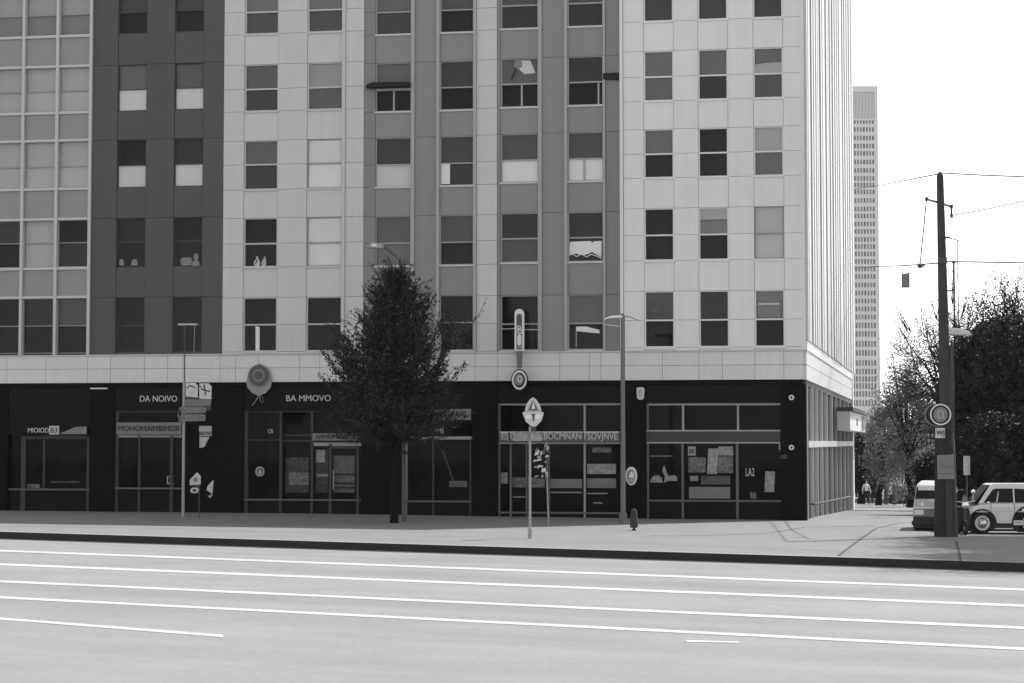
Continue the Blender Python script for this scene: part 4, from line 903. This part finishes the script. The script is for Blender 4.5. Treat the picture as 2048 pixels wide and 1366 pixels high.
# ------------------------------------------------------------------ timber pole, wires and what hangs on them
p = G(1892, 1073); YP = p.y; k = mpp(YP)
o = thing('utility_pole', 'thick tapering dark timber pole with cross arms and a wide base jacket', 'utility pole', p)
top = at(1880, 345, YP) - p; tx = lambda px, py: at(px, py, YP) - p
MB().tube([(0,0,-.1), tx(1891, 820)*1.0, tx(1886, 600), tx(1880, 352), tx(1880, 344)], [15*k, 12.5*k, 10*k, 7*k, 3*k], 16).build('pole', M_wood, o, smooth=True)
j = MB(); j.lathe([(0,-.08),(24*k,-.08),(23*k,20*k),(21*k,150*k),(19*k,205*k),(14*k,215*k),(0,216*k)], n=20); j.build('base_jacket', mat('jacket_black', .016, .6, .3, var=.2), o, smooth=True)
MB().box(-4*k, 8*k, -24.5*k, -20*k, -.05, 140*k).build('cable_cover', mat('cable_cover_grey', .03, .5, .4), o)
MB().box(11*k, 19*k, -.1, .1, 190*k, 380*k).build('conduit', M_steelD, o)
arm = MB(); arm.tube([tx(1853, 398), tx(1880, 406), tx(1903, 413)], .035, 6); arm.tube([tx(1903, 413), tx(1903, 432)], .03, 6); arm.build('cross_arm', M_steelD, o)
for a_ in ((1853, 398), (1903, 413), (1903, 432)): MB().lathe([(0,-.06),(.06,-.05),(.04,0),(.06,.05),(0,.06)], n=8, c=tuple(tx(*a_))).build('insulator', M_steelD, o, smooth=True)
MB().tube([tx(1853, 398), tx(1840, 530)], .019, 5).build('guy_wire', M_wire, o)
MB().box(-.12, .12, -.16, -.1, 0, .2).build('bracket', M_steelD, o).location = tx(1884, 528)
def wire(label, pts, r=.016, sag=True):
    P = [at(px, py, Y) for px, py, Y in pts]
    m_ = MB(); m_.tube([q_ - P[0] for q_ in P], r, 6)
    o_ = m_.build('overhead_wire', M_wire); o_.location = P[0]; return tag(o_, label, 'wire', 'wires at the timber pole')
wire('topmost wire from the pole top towards the tower', [(1876,348,YP),(1840,355,YP+12),(1800,363,YP+28),(1750,372,YP+50),(1690,381,YP+85)], .020)
wire('topmost wire from the pole top out to the right', [(1884,346,YP),(1960,350,YP),(2060,354,YP),(2300,352,YP)], .019)
wire('thin wire rising right from the lower cross arm end', [(1903,431,YP),(1980,417,YP+1),(2060,399,YP+2),(2300,350,YP+4)], .016)
wire('long span wire left of the pole carrying the grey hanging sign', [(1878,526,YP),(1840,529,YP+1),(1800,531.5,YP+8),(1762,533,YP+28),(1690,536,YP+85)], .021)
wire('long span wire right of the pole just above the tree tops', [(1888,523,YP),(1960,524,YP+.5),(2060,526,YP+1),(2300,524,YP+3)], .022)
a_ = at(1811, 561, YP+1.8); o = thing('hanging_sign', 'plain grey rectangular sign hanging below the span wire', 'sign', a_)
MB().prism([(-8*k,-15*k),(8.5*k,-15*k),(8.5*k,16*k),(-8*k,13.5*k)], -.02, .02).build('plate', mat('hanging_grey', .20, .6, .3), o); MB().tube([(-6*k,0,13*k),(-6*k,0,30*k)], .008, 5).build('hanger', M_wire, o); MB().tube([(6*k,0,15*k),(6*k,0,30*k)], .008, 5).build('hanger', M_wire, o)
a_ = at(1840, 531, YP+.9); o = thing('wire_clamp', 'small knobbly clamp on the span wire at the foot of the guy wire', 'clamp', a_)
MB().lathe([(0,-.09),(.07,-.06),(.08,0),(.05,.05),(0,.07)], n=8).build('clamp_body', M_steelD, o, smooth=True); MB().box(-.02, .14, -.03, .03, -.04, .05).build('hook', M_offw, o)
# round sign and notices on the pole
def pole_item(name, label, cat, px, py, dy): return thing(name, label, cat, at(px, py, YP-dy))
o = pole_item('round_sign', 'round ringed sign doubled by a dark rear disc on the timber pole', 'sign', 1881, 829, .45)
MB().prism(ell(-6*k, -1*k, 24*k, 22*k), .08, .12).build('rear_disc', M_black, o); MB().ring(ell(-6*k, -1*k, 24.5*k, 22.5*k), ell(-6*k, -1*k, 23*k, 21*k), .07, .12).build('rear_rim', M_grey, o)
MB().prism(ell(0, 0, 21*k, 21*k), 0, .05).build('disc', mat('dark_disc', .04, .6, .3), o); MB().ring(ell(0, 0, 21*k, 21*k), ell(0, 0, 18.6*k, 18.6*k), -.03, .0).build('rim', M_white, o)
MB().prism(ell(0, 0, 14*k, 15*k), -.02, .0).build('face', M_grey, o); MB().ring(ell(0, 0, 6.5*k, 8*k, 20, 3), ell(0, 0, 4.5*k, 6*k, 20, 3), -.035, -.02).build('symbol', M_paper, o); MB().box(-.05, .05, .1, .3, -.1, .1).build('bracket', M_steelD, o)
o = pole_item('sticker', 'small square pale sticker just below the round pole sign', 'sticker', 1880, 866, .38)
MB().box(-9*k, 10*k, 0, .02, -10*k, 10*k).build('sheet', M_offw, o); text('WJ', 13*k, o, M_ltrd, (1*k, -.012, 0))
o = pole_item('paper_notice', 'large grey ruled paper notice fixed to the base jacket', 'notice', 1892, 934, .42)
MB().prism([(-17*k,-24*k),(17*k,-24*k),(15.5*k,25*k),(-17*k,23*k)], 0, .02).build('sheet', mat('notice_grey', .22, .8, .2, var=.12, vscale=4), o)
q = MB(); q.box(-10*k, 14*k, -.008, 0, -.5*k, .3*k); q.box(-16*k, 16*k, -.008, 0, -13.5*k, -12.7*k); q.build('ruled_line', M_black, o)
a_ = ground_tree(1934, 86); o = thing('small_notice', 'narrow pale notice on a thin stake right of the timber pole', 'notice', a_); k2 = mpp(86)
zc = at(1934, 931, 86).z - a_.z
MB().box(-6.5*k2, 6.5*k2, -.03, 0, zc-19*k2, zc+19*k2).build('sheet', M_paper, o); MB().tube([(0,.03,-.1),(0,.03,zc)], .03, 6).build('stake', M_steelD, o); MB().box(2*k2, 3.2*k2, -.036, -.03, zc-18*k2, zc+18*k2).build('fold', M_grey, o)
# far street lights seen behind the pole
b = ground_tree(1921, 150); k2 = mpp(150); o = thing('street_lamp', 'far thin street lamp with a short straight arm behind the timber pole', 'street lamp', b)
zt_ = at(1921, 481, 150).z-b.z; MB().tube([(0,0,-.1),(0,0,zt_)], [.07, .03], 8).build('post', M_steelD, o); MB().tube([(0.1,0,zt_),(-27*k2,0,zt_+8*k2)], .04, 6).build('arm', M_steelD, o); MB().box(-27*k2, -15*k2, -.1, .1, zt_+4*k2, zt_+8*k2).build('lamp_head', M_steelD, o)
b = ground_tree(1913, 132); k2 = mpp(132); o = thing('mast', 'slim dark mast with a flat rung rising out of the trees behind the pole', 'mast', b)
zt_ = at(1913, 526, 132).z-b.z; MB().tube([(0,0,-.1),(0,0,zt_)], [.10, .055], 8).build('shaft', M_steelD, o); MB().box(-20*k2, 2*k2, -.04, .04, zt_-57*k2, zt_-54.5*k2).build('rung', M_steelD, o); MB().box(-.1, .1, -.1, .1, zt_, zt_+.15).build('cap', M_steelD, o)
b = ground_tree(1900, 88); k2 = mpp(88); o = thing('street_lamp', 'street lamp with a broad pale bowl-shaped head among the dark leaves', 'street lamp', b)
zt_ = at(1900, 668, 88).z-b.z
MB().tube([(0,0,-.1),(0,0,zt_)], [.08, .05], 8).build('post', M_steelD, o)
MB().prism([(-4*k2,zt_),(46*k2,zt_-3*k2),(40*k2,zt_+5*k2),(24*k2,zt_+10*k2),(6*k2,zt_+12*k2),(-4*k2,zt_+11*k2)], -.25, .25).build('lamp_head', M_offw, o, bevel=.03)

# ------------------------------------------------------------------ two people far down the side pavement
def person(loc, rz, label, shirt, trousers, stride, swing):
    o = thing('person', label, 'person', loc, rz, 'people down the side pavement')
    V_ = {'pelvis': (0,0,.94,.115), 'waist': (0,0,1.08,.11), 'chest': (0,.01,1.30,.135), 'neck0': (0,.01,1.45,.06), 'neck': (0,0,1.52,.052), 'jaw': (0,-.02,1.58,.07), 'head': (0,-.005,1.66,.088), 'crown_': (0,.0,1.72,.06), 'nose': (0,-.11,1.635,.014)}
    Ed = [('pelvis','waist'),('waist','chest'),('chest','neck0'),('neck0','neck'),('neck','jaw'),('jaw','head'),('head','crown_'),('head','nose')]
    for s_, n_ in ((-1,'l'),(1,'r')):
        st = stride*s_; sw_ = -swing*s_
        V_.update({n_+'hip': (.10*s_,0,.88,.09), n_+'knee': (.105*s_,-.03-st*.5,.50,.062), n_+'ank': (.105*s_,st*-.9+.03,.10,.042), n_+'toe': (.115*s_,st*-.9-.15,.035,.034),
            n_+'sho': (.19*s_,.01,1.41,.062), n_+'elb': (.24*s_,.03+sw_*.4,1.13,.045), n_+'wri': (.25*s_,-.05+sw_,.88,.030), n_+'palm': (.25*s_,-.07+sw_,.81,.033), n_+'thumb': (.22*s_,-.11+sw_,.79,.010)})
        Ed += [('pelvis',n_+'hip'),(n_+'hip',n_+'knee'),(n_+'knee',n_+'ank'),(n_+'ank',n_+'toe'),('chest',n_+'sho'),(n_+'sho',n_+'elb'),(n_+'elb',n_+'wri'),(n_+'wri',n_+'palm'),(n_+'palm',n_+'thumb')]
        for f_ in range(4):
            V_[n_+'f%d' % f_] = (.25*s_+.004*s_*f_, -.105+.022*f_+sw_, .735-.008*(1-abs(f_-1.5)), .009); Ed.append((n_+'palm', n_+'f%d' % f_))
    ks = list(V_); me = bpy.data.meshes.new('body'); me.from_pydata([V_[k_][:3] for k_ in ks], [(ks.index(a), ks.index(b)) for a, b in Ed], [])
    b = bpy.data.objects.new('body', me); COL.objects.link(b); sk = b.modifiers.new('skin', 'SKIN'); b.modifiers.new('sub', 'SUBSURF').levels = 1
    for i, k_ in enumerate(ks): me.skin_vertices[0].data[i].radius = (V_[k_][3],)*2
    me.skin_vertices[0].data[0].use_root = True
    bpy.context.view_layer.update(); m2 = bpy.data.meshes.new_from_object(b.evaluated_get(bpy.context.evaluated_depsgraph_get())); bpy.data.objects.remove(b)
    m2.materials.clear()
    for mm in (mat('skin_grey', .34, .6, .3), shirt, trousers, mat('shoe_black', .02, .5, .3)): m2.materials.append(mm)
    for p_ in m2.polygons:
        c_ = p_.center; p_.use_smooth = True
        p_.material_index = 3 if c_.z < .085 else (2 if c_.z < .98 and abs(c_.x) < .20 else (1 if c_.z < 1.475 and c_.z > .92 else 0))
    b = bpy.data.objects.new('body', m2); COL.objects.link(b); b.parent = o
    h_ = MB().lathe([(0,.115),(.05,.105),(.085,.07),(.10,.02),(.098,-.02),(.085,-.05)], n=16, c=(0,.018,1.665)); h_.build('hair', mat('hair_dark', .02, .6, .3), o, smooth=True)
    e_ = MB()
    for s_ in (-1, 1): e_.lathe([(0,-.012),(.012,-.006),(.014,0),(0,.012)], n=8, c=(.035*s_,-.088,1.66))
    e_.build('eyes', M_black, o); return o
a_ = ground_tree(1733, 163); person(a_, .3, 'far pedestrian in a white shirt and dark trousers walking towards us under the trees', mat('shirt_white', .75, .8, .2), mat('trousers_black', .02, .8, .2), .16, .14)
a_ = ground_tree(1749, 168); person(a_, -.5, 'far pedestrian in a dark jacket and dark trousers walking behind the one in white', mat('jacket_dark', .04, .8, .2), mat('trousers_grey', .05, .8, .2), -.14, -.12)

# ------------------------------------------------------------------ vehicles
def wheel(parent, x, y, z, r, w, sgn, turn=False):
    """axis along y; sgn -1: outer face towards the camera"""
    t = MB().lathe([(r*.62, -w/2), (r*.93, -w/2), (r, -w*.3), (r, w*.3), (r*.93, w/2), (r*.62, w/2)], 'y', 28, (x, y, z)).build('wheel', M_tyre, parent, smooth=True)
    yo = y + sgn*w/2
    q = MB().lathe([(r*.70, 0), (r*.69, sgn*.012), (r*.55, sgn*.014), (r*.53, 0)], 'y', 28, (x, yo-sgn*.004, z)); q.build('whitewall', M_offw, t, smooth=True)
    hc = MB().lathe([(r*.62, -sgn*.02), (r*.50, -sgn*.03), (r*.30, sgn*.01), (r*.12, sgn*.035), (0, sgn*.04)], 'y', 24, (x, yo, z)).build('hub_cap', M_chrome, t, smooth=True)
    if turn:
        t.data.transform(Matrix.Translation((-x, -y, -z))); t.location = (x, y, z); t.rotation_euler = (0, 0, math.pi/2)
        for c_ in t.children: c_.data.transform(Matrix.Translation((-x, -y, -z)))
def arch(cx, cz, r, n=10, rev=False): return [(cx + r*math.cos(math.pi*(1-i/n)), cz + r*math.sin(math.pi*(1-i/n))) for i in range(n+1)]
pc = G(1965, 1068); k = mpp(pc.y+.0)
o = thing('parked_car', 'small white two-door car with dark lower sill and whitewall tyres', 'car', pc)
WB = 1.42; Wd = 1.42; R_ = .325
z = lambda py: (1068-py)*k
x_ = lambda px: (px-1965)*k
fa, ra = arch(0, R_, .40), arch(WB, R_, .50)
body = [(x_(1944), z(1036)), (x_(1947), z(1052))] if False else []
prof_ = [(x_(1938), z(1044))] + [(x_(1938)+.02, z(1050))] + [(-.44, z(1048))] + [(px_, pz_) for px_, pz_ in fa if pz_ > .33] + [(.44, z(1047)), (WB-.53, z(1047))] + [(px_, pz_) for px_, pz_ in ra if pz_ > .33] + [(WB+.54, z(1048)), (WB+.66, z(1046)), (WB+.70, z(1020)), (WB+.62, z(1006)), (x_(2052), z(1007)), (x_(1985), z(1008)), (x_(1962), z(1009)), (x_(1950), z(1013)), (x_(1942), z(1022))]
MB().prism(prof_, 0, Wd).build('body', M_carw, o, bevel=.03, smooth=True)
MB().box(x_(1944), WB+.6, .05, Wd-.05, z(1063), z(1044)).build('sill', M_black, o); MB().box(x_(1990), WB-.5, .03, .05, z(1058), z(1056.5)).build('sill_strip', M_chrome, o)
for cx_, rr_ in ((0, .43), (WB, .53)):
    wl = MB(); pts = [(cx_ + rr_*math.cos(math.pi*i/14), R_ + rr_*math.sin(math.pi*i/14)) for i in range(15)]; pin = [(cx_ + (rr_-.035)*math.cos(math.pi*i/14), R_ + (rr_-.035)*math.sin(math.pi*i/14)) for i in range(15)]
    for i in range(14): wl.prism([pts[i], pts[i+1], pin[i+1], pin[i]], -.02, .05)
    wl.prism([(cx_+rr_*.93*math.cos(math.pi*i/14), R_-.1+rr_*.9*math.sin(math.pi*i/14)) for i in range(15)], .16, .2)
    wl.build('wheel_arch', M_black, o)
# cabin with tumblehome
cb = [(x_(1958), z(1008)), (WB+.58, z(1006)), (WB+.40, z(974)), (WB+.22, z(968)), (x_(1990), z(968)), (x_(1984), z(970))]
def tumble(pts, y0, y1, inset, z0, z1, mb):
    n = len(pts); f = lambda zz: inset*max(0, min(1, (zz-z0)/(z1-z0)))
    vs = [(a, y0+f(b), b) for a, b in pts] + [(a, y1-f(b), b) for a, b in pts]
    mb.add(vs, [tuple(range(n)), tuple(range(2*n-1, n-1, -1))] + [((i+1) % n, i, n+i, n+(i+1) % n) for i in range(n)])
q = MB(); tumble(cb, .03, Wd-.03, .14, z(1008), z(968), q); q.build('cabin', M_carw, o, bevel=.02, smooth=True)
def sidewin(pts, nm, m, d=.004):
    q = MB(); n = len(pts); f = lambda zz: .03 + .14*(zz-z(1008))/(z(968)-z(1008))
    q.add([(a, f(b)-d, b) for a, b in pts] + [(a, f(b)+.02, b) for a, b in pts], [tuple(range(n)), tuple(range(2*n-1, n-1, -1))] + [((i+1) % n, i, n+i, n+(i+1) % n) for i in range(n)]); q.build(nm, m, o)
sidewin([(x_(1968), z(1006)), (x_(2028), z(1006)), (x_(2028), z(978)), (x_(1994), z(978)), (x_(1988), z(980))], 'door_window', M_carglass)
sidewin([(x_(2031), z(1006)), (WB+.40, z(1006)), (WB+.28, z(980)), (x_(2031), z(978))], 'rear_window', M_carglass)
sidewin([(x_(1993), z(1005)), (x_(1996), z(1005)), (x_(2000), z(984)), (x_(1998), z(984))], 'quarter_bar', M_offw, .012)
ws = MB(); ws.add([(x_(1949), .09, z(1008)), (x_(1949), Wd-.09, z(1008)), (x_(1981), Wd-.19, z(971)), (x_(1981), .19, z(971)), (x_(1960), .09, z(1008)), (x_(1960), Wd-.09, z(1008)), (x_(1986), Wd-.19, z(971)), (x_(1986), .19, z(971))], [(0,3,2,1),(4,5,6,7),(0,1,5,4),(1,2,6,5),(2,3,7,6),(3,0,4,7)]); ws.build('windscreen', mat('windscreen_tint', .006, .35, .04), o)
q = MB(); q.box(x_(1982), x_(1983), -.004, .01, z(1045), z(1008)); q.box(x_(2029), x_(2030), -.004, .01, z(1045), z(1008)); q.build('door_seam', M_black, o)
MB().box(x_(2018), x_(2026), -.03, .0, z(1016), z(1014)).build('handle', M_chrome, o); MB().box(x_(1944), WB+.5, -.012, .01, z(1024.5), z(1023)).build('trim', M_offw, o)
MB().lathe([(0,-.03),(.07,-.02),(.085,.03),(.085,.06)], 'x', 16, (x_(1942), .22, z(1026))).build('headlight', M_lamp, o, smooth=True)
MB().lathe([(0,-.03),(.07,-.02),(.085,.03),(.085,.06)], 'x', 16, (x_(1942), Wd-.22, z(1026))).build('headlight', M_lamp, o, smooth=True)
MB().box(x_(1934), x_(1942), .02, Wd-.02, z(1050), z(1043)).build('bumper', M_chrome, o, bevel=.015)
MB().box(x_(1974), x_(1979), -.10, .0, z(1008), z(1003)).build('mirror', M_chrome, o, bevel=.01)
pl_ = MB().box(x_(2027), x_(2046), -.05, -.03, z(1050), z(1041)).build('number_plate', M_white, o); tt = text('SO7BYO', .10, o, M_ltrd, ((x_(2027)+x_(2046))/2, -.053, z(1045.5)), ext=.002); tt.scale = (.62, 1, 1)
MB().box(x_(2026), x_(2047), -.03, .02, z(1052), z(1040)).build('plate_holder', M_black, o)
for wx in (0, WB):
    wheel(o, wx, .07, R_, R_, .16, -1); wheel(o, wx, Wd-.07, R_, R_, .16, 1)
# small van seen from the front
pv = G(1872, 1062); k = mpp(pv.y); z = lambda py: (1062-py)*k
o = thing('parked_van', 'small pale grey van seen from the front, half hidden by the timber pole', 'van', pv, -math.atan2(pv.x, pv.y)-.02)
Hw = 45*k
def vsec(y, z0, z1, w, top_in, n=None): return [(-w, y, z0), (w, y, z0), (w, y, z0+(z1-z0)*.45), (w-top_in, y, z1-.06), (w-top_in-.08, y, z1), (-w+top_in+.08, y, z1), (-w+top_in, y, z1-.06), (-w, y, z0+(z1-z0)*.45)]
q = MB(); secs = [vsec(.0, z(1046), z(1004), Hw*.97, .03), vsec(.06, z(1050), z(998), Hw, .04), vsec(.32, z(1050), z(972), Hw, .10), vsec(.55, z(1050), z(966), Hw, .12), vsec(3.2, z(1050), z(965), Hw, .12), vsec(3.3, z(1048), z(972), Hw*.97, .12)]
vs = [v_ for s_ in secs for v_ in s_]; n = 8
q.add(vs, [tuple(range(n)), tuple(range(len(vs)-1, len(vs)-n-1, -1))] + [(i*n+j, i*n+(j+1) % n, (i+1)*n+(j+1) % n, (i+1)*n+j) for i in range(len(secs)-1) for j in range(n)])
q.build('body', M_vang, o, bevel=.02, smooth=True)
q = MB(); q.add([(-Hw*.90, .035, z(998)), (Hw*.90, .035, z(998)), (Hw*.82, .30, z(975)), (-Hw*.82, .30, z(975)), (-Hw*.9, .10, z(998)), (Hw*.9, .10, z(998)), (Hw*.82, .36, z(975)), (-Hw*.82, .36, z(975))], [(0,1,2,3),(7,6,5,4),(1,0,4,5),(2,1,5,6),(3,2,6,7),(0,3,7,4)]); q.build('windscreen', M_carglass, o)
MB().box(-Hw*.93, Hw*.93, -.015, .02, z(1032), z(1018)).build('grille', mat('grille_grey', .16, .5, .4), o); 
for s_ in (-1, 1):
    MB().box(s_*Hw*.92, s_*Hw*.52, -.035, .0, z(1030), z(1020)).build('headlight', M_lamp, o, bevel=.012)
    MB().box(s_*Hw*1.0, s_*Hw*1.22, .15, .22, z(1000), z(990)).build('mirror', M_black, o, bevel=.015)
    wheel(o, s_*(Hw-.12), .75, .30, .30, .19, -s_, True); wheel(o, s_*(Hw-.12), 2.6, .30, .30, .19, -s_, True)
MB().box(-Hw*.985, Hw*.985, -.012, .05, z(1049), z(1033)).build('lower_front', M_black, o); MB().box(-Hw*1.06, Hw*1.06, -.10, .06, z(1050), z(1042)).build('bumper', M_black, o, bevel=.02); MB().box(-Hw, Hw, .0, 3.2, z(1056), z(1049)).build('underbody', M_black, o)
MB().box(-Hw*.97, Hw*.97, -.012, .03, z(1017), z(1015.5)).build('trim', M_chrome, o); MB().box(-.02-Hw*.6, .05-Hw*.6, -.015, .02, z(1012), z(1006)).build('badge', M_chrome, o)
MB().tube([(-Hw*.5, .02, z(997)), (-Hw*.1, .16, z(985))], .012, 5).build('wiper', M_black, o)
pc2 = G(1925, 1066); k2 = mpp(pc2.y); o = thing('utility_cabinet', 'black street cabinet standing between the timber pole and the white car', 'cabinet', pc2 + Vector((0, .9, 0)))
MB().box(-17*k2, 17*k2, 0, .5, -.05, 82*k2).build('box', mat('cabinet_black', .012, .6, .2), o, bevel=.02); MB().box(-18*k2, 18*k2, -.03, .53, 82*k2, 85*k2).build('lid', M_black, o); MB().box(-.5*k2, .5*k2, -.008, .0, 4*k2, 78*k2).build('door_seam', M_tyre, o)
# scooter between pole and car
ps = G(1931, 1070); k = mpp(ps.y); z = lambda py: (1070-py)*k
o = thing('motor_scooter', 'dark motor scooter with bright handlebars parked between pole and white car', 'scooter', ps)
for wy in (0.0, 1.15):
    w_ = MB().lathe([(.12, -.05), (.20, -.05), (.225, -.03), (.225, .03), (.20, .05), (.12, .05)], 'x', 20, (0, wy, .225)).build('wheel', M_tyre, o, smooth=True)
    MB().lathe([(.13, -.03), (.05, -.045), (0, -.05)], 'x', 16, (0, wy, .225)).build('rim', M_chrome, w_, smooth=True)
q = MB(); q.prism([(-.17,.25),(.17,.25),(.2,.55),(.13,.85),(-.13,.85),(-.2,.55)], .16, .21); q.build('leg_shield', M_black, o, bevel=.02)
MB().lathe([(0,-.0),(.10,.01),(.12,.1),(.09,.2),(0,.24)], 'y', 16, (0, -.1, .88)).build('headlight', M_chrome, o, smooth=True)
MB().tube([(-.33,.14,1.0),(-.12,.08,.97),(.12,.08,.97),(.33,.14,1.0)], .018, 6).build('handlebar', M_chrome, o)
MB().tube([(0,.02,.25),(0,.12,.9)], .035, 8).build('fork', M_steelD, o); MB().box(-.11, .11, .2, .75, .22, .30).build('footboard', M_black, o)
MB().prism([(-.14,.35),(.14,.35),(.16,.6),(.12,.74),(-.12,.74),(-.16,.6)], .72, 1.4).build('rear_body', M_black, o, bevel=.04); MB().box(-.13, .13, .65, 1.3, .74, .82).build('seat', mat('seat_black', .02, .7, .3), o, bevel=.03)
for s_ in (-1, 1):
    MB().tube([(s_*.25,.12,1.0),(s_*.27,.12,1.22)], .01, 5).build('mirror_stem', M_chrome, o); MB().lathe([(0,-.015),(.06,-.01),(.07,.01),(0,.02)], 'y', 14, (s_*.27, .12, 1.28)).build('mirror', M_chrome, o, smooth=True)
MB().prism([(-.08,1.0),(.08,1.0),(.06,1.12),(0,1.2),(-.06,1.12)], .05, .07).build('windshield', M_grey, o)

# ------------------------------------------------------------------ thin summer haze
hz = MB().box(-420, 420, -140, 720, -5.5, 140).build('haze', [])
hz.data.materials.clear()
hm = bpy.data.materials.new('haze_air'); hm.use_nodes = True; t_ = hm.node_tree; t_.nodes.clear()
ho = t_.nodes.new('ShaderNodeOutputMaterial'); hv = t_.nodes.new('ShaderNodeVolumePrincipled')
hv.inputs['Color'].default_value = (.95, .95, .95, 1); hv.inputs['Density'].default_value = 0.00006; hv.inputs['Anisotropy'].default_value = 0.3
t_.links.new(hv.outputs[0], ho.inputs['Volume']); hz.data.materials.append(hm); tag(hz, kind='stuff')
